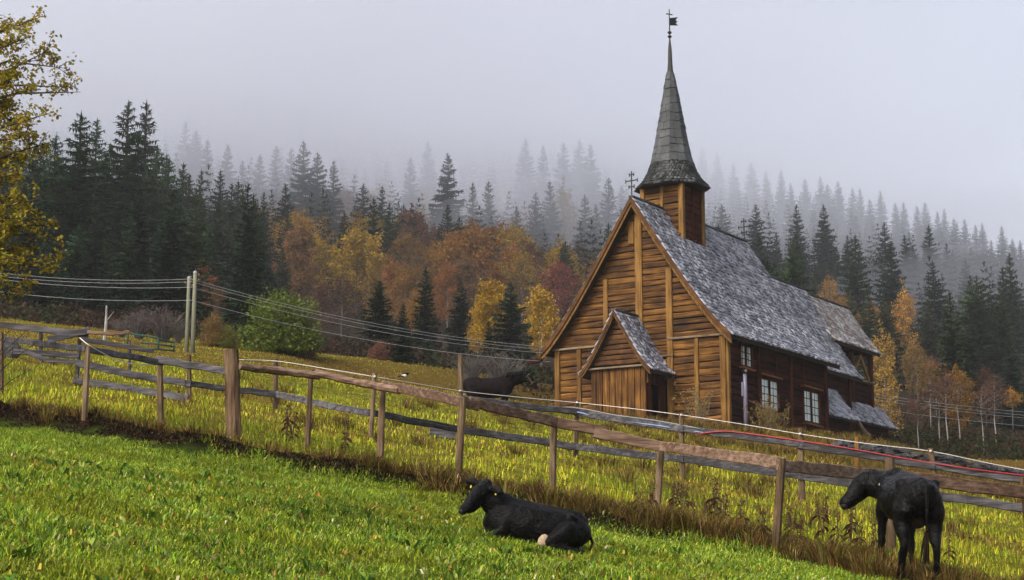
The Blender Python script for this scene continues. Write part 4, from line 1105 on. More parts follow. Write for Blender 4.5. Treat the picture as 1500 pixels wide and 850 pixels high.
rail_px([(870, 633), (968, 654), (1060, 667), (1150, 680)], YN, .18, .06, M['rail_new'], None, None, -.11)
rail_px([(1140, 681), (1220, 690), (1303, 698)], YN, .18, .06, M['rail_new'], None, None, -.10)
rail_px([(1303, 697), (1400, 709), (1512, 723)], YN, .19, .06, M['rail_new'], None, None, -.11)
# strands of netting wire between the near posts
nt = MB()
for (a, b), (p, q) in zip(zip(NEAR[3:-1], NEAR[4:]), zip(nb[3:-1], nb[4:])):
    for k in range(5):
        f = .12 + .17 * k
        A = p.lerp(at(a[0], a[1], p.y), f); B = q.lerp(at(b[0], b[1], q.y), f)
        nt.tube([A, A.lerp(B, .5) - Vector((0, 0, .02)), B], .0028, 3)
    n = int((q - p).length / .3)
    for i in range(1, n):
        A = p.lerp(q, i / n); B = at(a[0], a[1], p.y).lerp(at(b[0], b[1], q.y), i / n); nt.tube([A.lerp(B, .08), A.lerp(B, .82)], .0024, 3)
part('wire_netting', nt, M['iron'], None)
def adopt(root, start):
    """hand the pieces built since start to the fence, keeping them where they are"""
    inv = Matrix.Translation(root.location).inverted()
    for o in [o for o in COL.objects if o.name not in start and o is not root]:
        if o.parent is None: o.data.transform(inv); o.parent = root
MADE = set()
def begin():
    MADE.clear(); MADE.update(o.name for o in COL.objects)
_pre = [o for o in COL.objects if o.parent is None and o.name.split('.')[0] in ('post', 'rail', 'wire_netting')]
for o in _pre: o.data.transform(Matrix.Translation(fence_n.location).inverted()); o.parent = fence_n

begin()
fence_m = empty('rail_fence', hit(845, 672), 0, 'second fence behind, grey rails on thin posts hung with hoses and white wire', 'fence')
MIDP = [(277, 520, 277, 589, 9), (404, 526, 403, 603, 9), (549, 547, 543, 642, 8), (674, 519, 676, 655, 9), (845, 587, 843, 672, 9), (998, 606, 1000, 702, 9), (1172, 627, 1175, 737, 11), (1363, 657, 1378, 778, 11), (1530, 690, 1540, 800, 11)]
mbs = [base_hit(b, c) for a, t, b, c, w in MIDP]
for (a, t, b, c, w), p in zip(MIDP, mbs): rough_post(a, t, p, w, M['post'], None, None)
YM_ = mkY(mbs, MIDP)
YM = lambda px: YM_(px) if px > 277 else mbs[0].y + (277 - px) * .004
for pts, h in [([(112, 532), (195, 549), (280, 563)], .15), ([(108, 557), (195, 570), (275, 584)], .15), ([(270, 561), (340, 570), (408, 578)], .14), ([(400, 577), (470, 592), (548, 606)], .14), ([(540, 604), (610, 618), (678, 630)], .14), ([(672, 629), (760, 642), (848, 655)], .15), ([(840, 654), (920, 664), (1002, 673)], .16), ([(996, 672), (1090, 686), (1178, 698)], .16), ([(1170, 697), (1270, 710), (1380, 727)], .17), ([(1370, 726), (1450, 737), (1540, 750)], .17)]:
    rail_px(pts, YM, h, .06, M['rail_old'], None, None, -.08)
for pts, h in [([(672, 584), (760, 594), (850, 604)], .13), ([(842, 604), (920, 617), (1002, 629)], .15), ([(996, 628), (1090, 640), (1178, 651)], .14), ([(1170, 652), (1270, 668), (1370, 684)], .14), ([(1360, 682), (1450, 696), (1535, 708)], .14)]:
    rail_px(pts, YM, h, .08, M['rail_old'], None, None, -.09)
for (a, t, b, c, w), p, wy in zip(MIDP[2:], mbs[2:], (552, 573, 590, 608, 636, 661, 694)):
    q = at(a, wy, p.y - .07); mb = MB(); mb.tube([q + Vector((0, .06, 0)), q + Vector((0, .02, 0)), q - Vector((0, .012, 0)), q - Vector((0, .03, 0))], [.012, .024, .026, .012], 7); part('insulator', mb, M['rope'], None)
adopt(fence_m, set(MADE))

begin()
fence_o = empty('old_rail_fence', hit(110, 545), 0, 'old dark collapsing rail fence at the field edge below the dark conifers', 'fence')
OLD = [(117, 497, 113, 556, 7), (60, 480, 60, 530, 7), (190, 500, 190, 552, 5)]
ob = [base_hit(b, c) for a, t, b, c, w in OLD]
for (a, t, b, c, w), p in zip(OLD, ob): rough_post(a, t, p, w, M['rail_old'], None, None)
YO = lambda px: ob[0].y
k_ = 0
for pts, h, m in [([(-20, 473), (70, 484), (130, 490)], .16, 'rail_old'), ([(70, 498), (110, 489), (132, 484)], .18, 'rail_old'), ([(20, 515), (75, 519), (116, 521)], .16, 'rail_old'), ([(128, 487), (160, 489), (190, 487)], .10, 'rail_new'), ([(118, 497), (170, 505), (225, 514)], .13, 'rail_old'), ([(30, 512), (70, 528), (118, 531)], .12, 'rail_old')]:
    rail_px(pts, YO, h * .85, .05, M[m], None, None, -.06 - .09 * k_); k_ += 1
adopt(fence_o, set(MADE))

# single stakes near the church
for px, pt, pb, w, lab in [(851, 535, 601, 6, 'tall thin pale stake standing just left of the church porch'), (1255, 640, 690, 8, 'short orange-brown stake below the chancel lean-to')]:
    p = base_hit(px, pb); 
    mb = MB(); top = at(px, pt, p.y); wd = w * p.y / F_PX / 2
    mb.tube([p - Vector((0, 0, .3)), p, p.lerp(top, .5), top], [wd, wd, wd * .95, wd * .85], 7, .08)
    tag(part('stake', mb, M['post'] if px < 900 else M['gold_v'], None), lab, 'stake')

# wires, ropes and hoses
def line_px(name, pts, yf, r, mat, label, cat, off=0.0, n=5, sub=3):
    P = [at(px, py, yf(px) + off) for px, py in pts]; Q = []
    for i in range(len(P) - 1):
        p0, p1, p2, p3 = P[max(i - 1, 0)], P[i], P[i + 1], P[min(i + 2, len(P) - 1)]
        for k in range(sub):
            t = k / sub
            Q.append(.5 * ((2 * p1) + (p2 - p0) * t + (2 * p0 - 5 * p1 + 4 * p2 - p3) * t * t + (3 * p1 - p0 - 3 * p2 + p3) * t ** 3))
    Q.append(P[-1]); mb = MB(); mb.tube(Q, r, n)
    return tag(part(name, mb, mat, None, smooth=True), label, cat)
line_px('electric_wire', [(345, 527), (404, 529), (470, 539), (549, 552), (610, 562), (676, 573), (760, 582), (845, 590), (920, 598), (998, 608), (1090, 622), (1172, 636), (1270, 650), (1363, 661), (1450, 679), (1530, 694)], YM, .007, M['rope'], 'thin white fence wire running along the post tops of the second fence', 'wire', -.07)
line_px('blue_hose', [(790, 603), (835, 602), (880, 612), (930, 619), (980, 626), (1030, 634)], YM, .015, M['blue'], 'blue and grey hose lying along the top rail below the church porch', 'hose', -.13)
line_px('grey_hose', [(780, 598), (840, 597), (900, 608), (960, 616), (1025, 628)], YM, .010, M['wire'], 'thin pale grey hose beside the blue hose on the top rail', 'hose', -.15)
line_px('red_hose', [(1022, 636), (1060, 632), (1100, 636), (1150, 643), (1200, 650), (1260, 660), (1320, 671), (1400, 684), (1460, 692), (1530, 700)], YM, .015, M['red'], 'red hose continuing along the top rail towards the standing cow', 'hose', -.14)
line_px('white_rope', [(117, 495), (129, 505), (150, 517), (175, 529), (205, 534), (236, 533)], YN, .008, M['rope'], 'slack white rope drooping between two posts of the near fence', 'rope', -.14)

# twin utility poles and the lines they carry
pole_b = hit(284, 519, ground_h)
def pole(px, pt, pb, w, lab, Y):
    t = at(px, pt, Y); b = Vector((t.x, Y, gz(t.x, Y))); wd = w * Y / F_PX / 2
    root = empty('utility_pole', b, 0, lab, 'pole', 'twin utility poles')
    mb = MB(); h = t.z - b.z; mb.tube([(0, 0, -.4), (0, 0, h * .5), (0, 0, h)], [wd * 1.1, wd, wd * .85], 8); part('pole', mb, M['pole'], root, smooth=True)
    cap = MB(); cap.tube([(0, 0, h - .02), (0, 0, h + .05), (0, 0, h + .09)], [wd * .95, wd * .9, wd * .2], 8); part('cap', cap, M['wire'], root)
    for k in range(3):
        mb = MB(); z = h - .12 - .10 * k; s = (-1) ** k
        mb.tube([(s * wd, -.02, z), (s * (wd + .06), -.03, z), (s * (wd + .06), -.03, z + .05)], .012, 5); mb.tube([(s * (wd + .06), -.03, z + .03), (s * (wd + .06), -.03, z + .06), (s * (wd + .06), -.03, z + .10)], [.03, .035, .02], 6)
        part('insulator', mb, M['trim'], root)
    return root
PYD = pole_b.y
pole(277, 408, 524, 6, 'slightly shorter left pole of the twin grey utility poles', PYD + .5)
pole(286, 400, 520, 6.5, 'taller right pole of the twin grey utility poles, cap on top', PYD)
e = lambda px, y: at(px, y, PYD)
church_end = [at(815, 516, 71.3), at(812, 518, 71.3), at(806, 521, 71.2)]
for i, (ly, my, ry, lab) in enumerate([(395, 409, 506, 'uppermost overhead wire running past the twin poles towards the church eave'), (400, 413, 510, 'second overhead wire running past the twin poles towards the church eave'), (404, 421, 515, 'third overhead wire, just below the upper pair at the twin poles'), (422, 440, 527, 'lowest overhead wire, well below the other three at the twin poles')]):
    a, m_, b = at(-40, ly, PYD + 6), at(281, my, PYD - .1), at(806, ry + 3, 71.2)
    Q = [a.lerp(m_, k / 8) - Vector((0, 0, .20 * 4 * (k / 8) * (1 - k / 8))) for k in range(9)] + [m_.lerp(b, k / 14) - Vector((0, 0, .38 * 4 * (k / 14) * (1 - k / 14))) for k in range(1, 15)]
    mb = MB(); mb.tube(Q, .008, 4); tag(part('overhead_wire', mb, M['wire'], None), lab, 'wire', 'overhead wires')
for i, (y0, y1, lab) in enumerate([(577, 602, 'uppermost wire leaving the far end of the church into the valley'), (581, 607, 'second wire leaving the far end of the church into the valley'), (585, 611, 'third wire leaving the far end of the church into the valley'), (598, 622, 'lowest wire leaving the far end of the church into the valley')]):
    a, b = at(1278, y0, 88.4), at(1560, y1 + 6, 96)
    Q = [a.lerp(b, k / 10) - Vector((0, 0, .12 * 4 * (k / 10) * (1 - k / 10))) for k in range(11)]
    mb = MB(); mb.tube(Q, .010, 4); tag(part('overhead_wire', mb, M['wire'], None), lab, 'wire', 'overhead wires')

# green tube gate, stones, odd boards
g_b = hit(187, 522, ground_h)
GY = g_b.y + 6
gate = empty('tube_gate', (at(220, 510, GY).x, GY, gz(at(220, 510, GY).x, GY)), 0, 'dark green tubular metal gate leaning at the field edge left of the twin poles', 'gate')
off = gate.location
for pts, nm in [([(187, 488), (222, 494), (255, 502)], 'rail'), ([(206, 502), (230, 504), (255, 508)], 'rail'), ([(187, 508), (220, 511), (255, 514)], 'rail'), ([(187, 487), (187, 510)], 'upright'), ([(255, 501), (255, 516)], 'upright'), ([(232, 495), (232, 513)], 'upright')]:
    mb = MB(); mb.tube([at(a, b, GY) - off for a, b in pts], .035, 6); part(nm, mb, M['green_paint'], gate, smooth=True)
def boulder(p, sx, sy, sz, mat, name, label, cat, seed):
    gg = np.random.RandomState(seed); mb = MB(); rings = []
    for i in range(8):
        th = math.pi * (i + .02) / 7.04; ring = []
        for k in range(12):
            a = 6.283 * k / 12; rr = 1 + .16 * math.sin(3 * a + seed) + gg.uniform(-.08, .08)
            ring.append((math.sin(th) * math.cos(a) * sx * rr, math.sin(th) * math.sin(a) * sy * rr, math.cos(th) * sz * (1 + gg.uniform(-.05, .05)) + sz * .6))
        rings.append(ring)
    mb.quadstrip(rings); o = part(name, mb, mat, None); o.location = p
    return tag(o, label, cat)
b_ = hit(12, 524, ground_h); boulder(b_, .34, .3, .30, M['stone'], 'boulder', 'pale rounded boulder beside the end post of the near fence', 'rock', 3)
b_ = hit(648, 643, ground_h)
mb = MB(); w_ = 38 * b_.y / F_PX; mb.bar(Vector((-w_ / 2, 0, .13)), Vector((w_ / 2, .05, .08)), .3, .24, seg=3, jit=.06, bev=.03)
o = part('grey_block', mb, M['rail_old'], None); o.location = b_; tag(o, 'weathered dark grey block of wood lying in the grass behind the second fence', 'block')
b_ = hit(520, 600, ground_h)
mb = MB(); mb.bar(at(493, 597, b_.y), at(545, 608, b_.y), .12, .16, seg=3, jit=.08, bev=.02); tag(part('dark_log', mb, M['rail_old'], None), 'short dark log lying under the second fence in the grass', 'log')
b_ = hit(155, 486, ground_h)
mb = MB(); q0, q1 = at(152, 492, 66), at(156, 448, 66); q0.z = gz(q0.x, 66) - .2
mb.tube([q0, q0.lerp(q1, .5) + Vector((.04, 0, 0)), q1], [.07, .06, .03], 6, .1); mb.tube([q0.lerp(q1, .6), q0.lerp(q1, .8) + Vector((.3, 0, .1))], [.03, .01], 5)
tag(part('birch_snag', mb, M['bark_birch'], None), 'broken white birch stem standing alone before the dark conifers', 'tree stump')

# rubble wall below the church's far end
wall = empty('rubble_wall', hit(1400, 700, ground_h), 0, 'low dry rubble wall of dark and pale stones running from the church to the edge', 'wall')
gg = np.random.RandomState(4); wp = []
for px in np.arange(1228, 1530, 3.4):
    pyb = np.interp(px, [1228, 1300, 1400, 1500, 1530], [660, 672, 688, 702, 706]); p = hit(px, pyb, ground_h); wp.append(p)
ys = np.convolve(np.pad([p.y for p in wp], 8, mode='edge'), np.ones(17) / 17, 'valid')
for p, y_ in zip(wp, ys): k = y_ / p.y; p.x *= k; p.y = y_; p.z = gz(p.x, p.y)
ns = 0
for row in range(3):
    for i, p in enumerate(wp):
        if gg.rand() < .08 + .12 * row: continue
        s = gg.uniform(.08, .17)
        c = p + Vector((gg.uniform(-.08, .08), gg.uniform(-.12, .12) + .05 * row, .08 + .12 * row + gg.uniform(-.03, .03))) - wall.location
        mb = MB(); rings = []; ax = s * gg.uniform(.9, 1.6); az_ = s * gg.uniform(.4, .7); ay = s * gg.uniform(.8, 1.2); rot = gg.uniform(-.3, .3)
        for zz, rr in ((-1, .55), (-.4, 1), (.45, .92), (1, .5)):
            rings.append([c + Vector((ax * rr * math.cos(a + rot) * gg.uniform(.8, 1.15), ay * rr * math.sin(a + rot) * gg.uniform(.8, 1.15), az_ * zz + gg.uniform(-.015, .015))) for a in (.4, 1.4, 2.6, 3.6, 4.7, 5.6)])
        mb.quadstrip(rings); part('stone', mb, M['stone'], wall); ns += 1
print('STONES', ns)

# lamp post and shrubs at the church wall
lb = Vector((0, 0, 0)); lp_ = at(1093, 634, 67.4); lp_.z = gz(lp_.x, lp_.y)
lamp = empty('lamp_post', lp_, 0, 'slim violet grey lamp post with small floodlight in front of the dark south wall', 'lamp')
h_ = at(1093, 548, 67.4).z - lp_.z
mb = MB(); mb.tube([(0, 0, -.3), (0, 0, h_ * .75), (0, 0, h_)], [.085, .08, .07], 8); part('post', mb, M['lamp_paint'], lamp, smooth=True)
mb = MB(); mb.tube([(0, 0, h_), (0, -.02, h_ + .08)], .03, 6); mb.bar((-.02, .05, h_ + .13), (.02, -.16, h_ + .10), .16, .13, bev=.02); part('lamp_head', mb, M['iron'], lamp)
mb = MB(); mb.tube([(.02, -.165, h_ + .10), (.02, -.18, h_ + .098)], [.055, .05], 10); part('lens', mb, M['trim'], lamp)
mb = MB(); mb.bar((-.11, -.02, h_ * .62), (-.11, -.02, h_ * .86), .09, .07, up=(1, 0, 0), bev=.01); part('switch_box', mb, M['lamp_paint'], lamp)
def dry_shrub(px, py, Y, w, h, n, col, label, seed):
    gg = np.random.RandomState(seed); p = at(px, py, Y); p.z = gz(p.x, Y)
    root = empty('dry_shrub', p, 0, label, 'bush'); mb = MB(); lf = []
    for i in range(n):
        az = gg.uniform(0, 6.28); t = gg.uniform(.0, 1); hh = h * gg.uniform(.35, 1.0)
        o = Vector((math.cos(az), math.sin(az), 0)); b0 = o * (w * .45 * t); pts = [b0 - Vector((0, 0, .1))]; d = (o * gg.uniform(-.1, .5) * t + Vector((0, 0, 1))).normalized(); q = Vector(b0)
        for k in range(5):
            d = (d + Vector((gg.normal(0, .22), gg.normal(0, .22), gg.normal(0, .05)))).normalized(); q = q + d * hh / 5; pts.append(Vector(q))
            if k > 0:
                for r_ in range(2):
                    e_ = Vector(q); f_ = e_ + Vector((gg.normal(0, .10), gg.normal(0, .10), gg.uniform(-.02, .18))); mb.tube([e_, f_], [.006, .002], 3, caps=False)
                    for z_ in range(4):
                        c0 = e_.lerp(f_, gg.rand()) + Vector(gg.normal(0, .03, 3)); lf += [c0, c0 + Vector(gg.normal(0, .03, 3)), c0 + Vector(gg.normal(0, .035, 3))]
        mb.tube(pts, [.013, .012, .010, .008, .005, .003], 4, caps=False)
    part('stems', mb, M['dry_stem'], root)
    o = link('leaves', tri_mesh('leaves', [tuple(v) for v in lf], M['leaf']), None, root); o.color = (*col, 1)
M['dry_stem'] = flat('dry_stem', (.13, .095, .045), .8)
dry_shrub(1027, 630, 65.2, .55, 1.9, 22, (.22, .17, .07), 'tall wispy pale shrub at the corner of the west front', 71)
dry_shrub(1126, 640, 66.6, 1.0, 1.45, 60, (.17, .115, .03), 'straw yellow dry shrub under the middle window of the south wall', 72)

# yellow-leaved tree at the picture's left edge
def edge_tree():
    gg = np.random.RandomState(15); Y = 29.0; bx = at(-95, 500, Y).x
    root = empty('yellow_tree', (bx, Y, gz(bx, Y)), 0, 'yellow-leaved tree reaching in over the old fence with thin twigs and sparse leaves', 'tree')
    base = Vector(root.location); mb = MB(); lf = []
    mb.tube([(0, 0, -.3), (.05, 0, 1.2), (-.05, .1, 2.6), (.02, 0, 4.2), (.1, 0, 6.0)], [.17, .14, .12, .08, .03], 9, .04)
    tips = [(60, 25, 1.0), (40, 55, 1.0), (95, 100, .9), (105, 128, .9), (118, 135, .5), (70, 75, 1), (30, 95, 1.2), (75, 165, 1), (50, 200, 1.2), (20, 150, 1.3), (85, 205, .7), (40, 250, 1.2), (62, 290, 1.0), (20, 290, 1.2), (80, 330, .9), (92, 370, .8), (50, 345, 1.2), (75, 395, .8), (20, 380, 1.2), (45, 410, .9), (0, 60, 1.1), (-10, 200, 1.2), (-20, 320, 1.2), (10, 230, 1.2), (5, 340, 1.2), (-30, 120, 1.2), (-15, 15, .8), (15, 35, .8), (30, 180, 1.3), (55, 230, 1.2), (-5, 260, 1.3), (25, 320, 1.3), (60, 320, 1), (-40, 380, 1.2), (5, 400, 1.2), (35, 360, 1.2), (-30, 220, 1.3), (15, 120, 1.2), (45, 130, 1.1)]
    for px, py, dens in tips:
        tip = at(px, py, Y + gg.uniform(-1.1, 1.1)) - base
        z0 = max(.8, min(5.8, tip.z - gg.uniform(.2, 1.3))); st = Vector((0, 0, z0)); mid = st.lerp(tip, .5) + Vector((0, gg.uniform(-.2, .2), gg.uniform(.05, .25)))
        path = [st, st.lerp(mid, .6), mid, mid.lerp(tip, .6), tip]; mb.tube(path, [.04, .03, .02, .012, .004], 5, caps=False)
        for k in range(int(12 * dens)):
            q = gg.uniform(.35, 1.0); a = mid.lerp(tip, (q - .35) / .65); b = a + Vector((gg.uniform(-.25, .35), gg.uniform(-.35, .35), gg.uniform(-.12, .3)))
            mb.tube([a, a.lerp(b, .5) + Vector((0, 0, .03)), b], [.009, .006, .002], 3, caps=False)
            for m_ in range(int(21 * dens)):
                c = a.lerp(b, gg.uniform(.15, 1.05)) + Vector(gg.normal(0, .045, 3)); s = gg.uniform(.042, .078)
                d = Vector(gg.normal(0, 1, 3)); d.z = -abs(d.z) * .7; d.normalize(); w = d.cross(Vector(gg.normal(0, 1, 3))).normalized() * s * .42
                lf += [c, c + d * s * .55 + w, c + d * s * 1.15, c, c + d * s * 1.15, c + d * s * .55 - w]
    for k in range(46):                                                # bare grey suckers low down
        a = Vector((gg.uniform(-.4, .9), gg.uniform(-.4, .4), gg.uniform(-.1, .5))); b = a + Vector((gg.uniform(-.3, 1.0), gg.uniform(-.4, .4), gg.uniform(.5, 1.5)))
        mb.tube([a, a.lerp(b, .5) + Vector((.05, 0, .1)), b], [.012, .008, .003], 4, caps=False)
    me = mb.mesh('trunk', True); link('trunk', me, M['bark_dark'], root)
    o = link('crown', tri_mesh('crown', [tuple(v) for v in lf], M['leaf_big']), None, root); o.color = (.24, .185, .018, 1)
M['leaf_big'] = leaf_mat('yellow_green_leaves', var=.55, trans=.35, hue=.035)
edge_tree()
# ------------------------------------------------------------------ animals
def etube(mb, pts, n=14):
    """pts: (x, y, z, half-width, half-height) along a limb or trunk"""
    C = [Vector(p[:3]) for p in pts]; rings = []; ref = None
    for i, c in enumerate(C):
        d = (C[min(i + 1, len(C) - 1)] - C[max(i - 1, 0)]).normalized()
        if ref is None: ref = Vector((0, 0, 1)) if abs(d.z) < .85 else Vector((1, 0, 0))
        u = d.cross(ref).normalized(); w = u.cross(d).normalized(); ref = w
        rings.append([c + u * (math.cos(6.2832 * k / n) * pts[i][3]) + w * (math.sin(6.2832 * k / n) * pts[i][4]) for k in range(n)])
    mb.quadstrip(rings)
def sculpt(name, limbs, voxel, mat, parent, smooth=6):
    """limbs merged into ONE continuous surface"""
    mb = MB()
    for l_ in limbs: etube(mb, l_)
    me = mb.mesh(name); fix_normals(me); o = link(name, me, mat)
    m = o.modifiers.new('r', 'REMESH'); m.mode = 'VOXEL'; m.voxel_size = voxel
    s = o.modifiers.new('s', 'SMOOTH'); s.factor = .5; s.iterations = smooth
    dg = bpy.context.evaluated_depsgraph_get(); dg.update()
    m2 = bpy.data.meshes.new_from_object(o.evaluated_get(dg)); o.modifiers.clear(); o.data = m2; m2.name = name
    n_ = len(m2.vertices); co = np.empty(n_ * 3, np.float32); no = np.empty(n_ * 3, np.float32)
    m2.vertices.foreach_get('co', co); m2.vertices.foreach_get('normal', no); co = co.reshape(-1, 3); no = no.reshape(-1, 3)
    k = voxel / .018
    q = (fbm(co[:, 0] * 7 / k + co[:, 1] * 3, co[:, 2] * 7 / k - co[:, 1] * 4, 91, 3) - .5) * .026 * k + (fbm(co[:, 0] * 30 / k + co[:, 1] * 17, co[:, 2] * 30 / k, 92, 2) - .5) * .010 * k
    m2.vertices.foreach_set('co', (co + no * q[:, None]).ravel()); m2.update()
    m2.polygons.foreach_set('use_smooth', [True] * len(m2.polygons))
    if not m2.materials: m2.materials.append(mat)
    o.parent = parent
    return o
def ell(name, c, r, mat, par, n=8):
    mb = MB(); c = Vector(c); rings = []
    for i in range(7):
        th = math.pi * (i + .03) / 6.06
        rings.append([c + Vector((math.sin(th) * math.cos(6.2832 * k / n) * r[0], math.sin(th) * math.sin(6.2832 * k / n) * r[1], math.cos(th) * r[2])) for k in range(n)])
    mb.quadstrip(rings); return part(name, mb, mat, par, smooth=True)
def ground_frame(root, p, fx, fy, roll=1.0):
    """stand the root on the slope, its X axis along the direction (fx, fy)"""
    f = Vector((fx, fy, 0)).normalized(); e_ = .5
    f.z = (gz(p.x + f.x * e_, p.y + f.y * e_) - gz(p.x - f.x * e_, p.y - f.y * e_)) / (2 * e_); f.normalize()
    s = Vector((-f.y, f.x, 0)).normalized(); s.z = roll * (gz(p.x + s.x * e_, p.y + s.y * e_) - gz(p.x - s.x * e_, p.y - s.y * e_)) / (2 * e_); s.normalize()
    u = f.cross(s).normalized(); s = u.cross(f)
    root.rotation_euler = Matrix((f, s, u)).transposed().to_euler(); root.location = p

# lying cow, head to the left
cp = hit(770, 797, ground_h)
cow = empty('lying_cow', cp, 0, 'black cow lying in the green grass with yellow ear tags and a pale udder', 'cow')
ground_frame(cow, cp + Vector((0, .25, -.03)), -.985, -.17); cow.scale = (.76,) * 3; print('COW', cp)
L = [[(-.92, 0, .25, .06, .08), (-.86, 0, .28, .17, .18), (-.74, 0, .31, .25, .26), (-.5, 0, .33, .30, .31), (-.2, 0, .33, .34, .32), (.1, 0, .34, .33, .33), (.36, 0, .37, .28, .33), (.55, 0, .40, .20, .27), (.66, 0, .42, .12, .18)],
     [(.34, 0, .46, .20, .26), (.48, .0, .53, .17, .24), (.60, .0, .61, .145, .20), (.70, .0, .68, .125, .16)],
     [(.68, -.03, .80, .08, .06), (.73, .0, .78, .13, .115), (.82, .08, .70, .125, .135), (.91, .165, .59, .095, .115), (.99, .24, .50, .080, .09), (1.055, .30, .43, .085, .075), (1.08, .325, .40, .05, .05)],
     [(.82, .09, .55, .06, .09), (.90, .17, .47, .06, .06), (.98, .24, .41, .05, .04)],
     [(.69, .07, .80, .04, .035), (.62, .17, .81, .05, .06), (.55, .26, .78, .045, .055), (.50, .31, .75, .01, .02)],
     [(.80, -.08, .80, .04, .035), (.90, -.15, .83, .05, .06), (.98, -.22, .82, .045, .055), (1.02, -.26, .80, .01, .02)],
     [(.66, -.02, .84, .06, .04), (.73, .0, .875, .075, .05), (.79, .03, .83, .05, .04)],
     [(-.86, 0, .50, .05, .05), (-.70, 0, .605, .06, .04), (-.3, 0, .635, .045, .03), (.2, 0, .665, .05, .03), (.4, 0, .66, .06, .04)],
     [(-.58, .22, .53, .06, .06), (-.56, 0, .58, .12, .05), (-.58, -.22, .53, .06, .06)],
     [(-.62, .16, .40, .10, .12), (-.58, .24, .32, .13, .22), (-.44, .34, .24, .12, .17), (-.28, .40, .17, .08, .10), (-.22, .42, .12, .04, .05)],
     [(-.30, .42, .12, .07, .07), (-.55, .42, .10, .055, .06), (-.80, .40, .08, .05, .05), (-.70, .46, .04, .04, .04), (-.45, .48, .03, .035, .035)],
     [(.38, .18, .30, .10, .14), (.42, .27, .20, .09, .12), (.62, .30, .10, .06, .065), (.70, .30, .07, .05, .05), (.50, .33, .04, .04, .04), (.38, .34, .03, .035, .035)],
     [(.38, -.2, .25, .10, .14), (.62, -.28, .08, .06, .06), (.45, -.3, .04, .04, .04)],
     [(-.66, .12, .52, .07, .07), (-.60, .16, .50, .06, .07), (-.5, .18, .46, .05, .06)],
     [(-.88, .02, .40, .035, .035), (-.98, .06, .22, .022, .022), (-.92, .18, .06, .02, .02), (-.78, .30, .03, .02, .02)]]
sculpt('body', L, .019, M['cow'], cow)
ell('udder', (-.20, .335, .12), (.10, .05, .15), M['white_hair'], cow, 10)
ell('muzzle', (1.065, .308, .415), (.055, .055, .05), M['muzzle'], cow, 10)
ell('eye', (.785, .185, .70), (.02, .02, .02), M['eye'], cow); ell('eye', (.925, .005, .70), (.02, .02, .02), M['eye'], cow)
for c in ((.60, .215, .745), (.93, -.155, .765)):
    mb = MB(); c = Vector(c); mb.bar(c + Vector((0, 0, .03)), c - Vector((.0, 0, .03)), .032, .012, up=(1, .6, 0), bev=.003); part('ear_tag', mb, M['tag'], cow)

# standing cow, seen from behind, head turned to the left
hp = hit(1346, 856, ground_h); SC2 = 1.15; print('COW2', hp); az = math.radians(1)
fx, fy = -math.sin(az), math.cos(az)
sp_ = hp + Vector((fx, fy, 0)) * .70 * SC2; sp_.z = gz(sp_.x, sp_.y)
cow2 = empty('standing_cow', sp_, 0, 'black cow standing with its rump to the viewer and its head turned along the fence', 'cow')
ground_frame(cow2, sp_, fx, fy, .25); cow2.scale = (SC2,) * 3
L = [[(-.88, 0, 1.04, .05, .07), (-.83, 0, 1.04, .14, .14), (-.74, 0, 1.02, .205, .20), (-.58, 0, 1.00, .265, .235), (-.35, 0, .95, .29, .265), (-.05, 0, .92, .315, .295), (.2, 0, .92, .29, .30), (.42, 0, .94, .23, .29), (.60, 0, .96, .18, .25), (.70, 0, .96, .12, .18)],
     [(-.72, 0, 1.19, .04, .035), (-.4, 0, 1.205, .035, .03), (0, 0, 1.205, .035, .03), (.4, .0, 1.22, .05, .04)],
     [(-.54, .245, 1.13, .05, .055), (-.50, .0, 1.17, .09, .05), (-.54, -.245, 1.13, .05, .055)],
     [(-.82, .11, 1.10, .04, .045), (-.80, 0, 1.13, .06, .05), (-.82, -.11, 1.10, .04, .045)],
     [(.34, .03, 1.02, .19, .25), (.50, .10, 1.02, .17, .215), (.60, .20, 1.03, .145, .18), (.64, .29, 1.04, .12, .155)],
     [(.63, .25, 1.12, .08, .08), (.65, .31, 1.10, .118, .118), (.655, .38, 1.03, .118, .135), (.645, .455, .94, .098, .118), (.635, .525, .86, .086, .098), (.625, .575, .805, .090, .088), (.62, .605, .775, .084, .078), (.615, .625, .752, .055, .05)],
     [(.65, .37, .93, .06, .08), (.64, .44, .85, .056, .06), (.63, .52, .78, .052, .045)],
     [(.57, .25, 1.12, .035, .03), (.47, .22, 1.10, .035, .075), (.38, .19, 1.06, .03, .065), (.33, .17, 1.03, .01, .02)], [(.72, .26, 1.12, .03, .03), (.82, .24, 1.12, .035, .06), (.90, .23, 1.10, .01, .02)],
     [(.64, .16, 1.13, .05, .05), (.65, .24, 1.185, .07, .045), (.655, .32, 1.145, .05, .04)]]
for s, dx in ((1, .10), (-1, -.06)):
    L.append([(-.62, s * .13, 1.02, .11, .17), (-.60, s * .17, .84, .125, .20), (-.58, s * .185, .68, .105, .15), (-.66, s * .18, .55, .07, .095), (-.74 + dx * .5, s * .175, .44, .052, .068), (-.72 + dx, s * .18, .28, .040, .046), (-.70 + dx, s * .18, .13, .044, .048), (-.67 + dx, s * .18, .05, .050, .058), (-.66 + dx, s * .18, -.03, .055, .062)])
for s, dx in ((1, .06), (-1, -.08)):
    L.append([(.42, s * .13, .98, .10, .17), (.42, s * .18, .76, .085, .115), (.43 + dx * .3, s * .17, .58, .058, .070), (.44 + dx * .6, s * .165, .40, .050, .054), (.43 + dx, s * .165, .25, .037, .040), (.43 + dx, s * .165, .11, .042, .044), (.46 + dx, s * .165, .03, .048, .052), (.46 + dx, s * .165, -.03, .052, .055)])
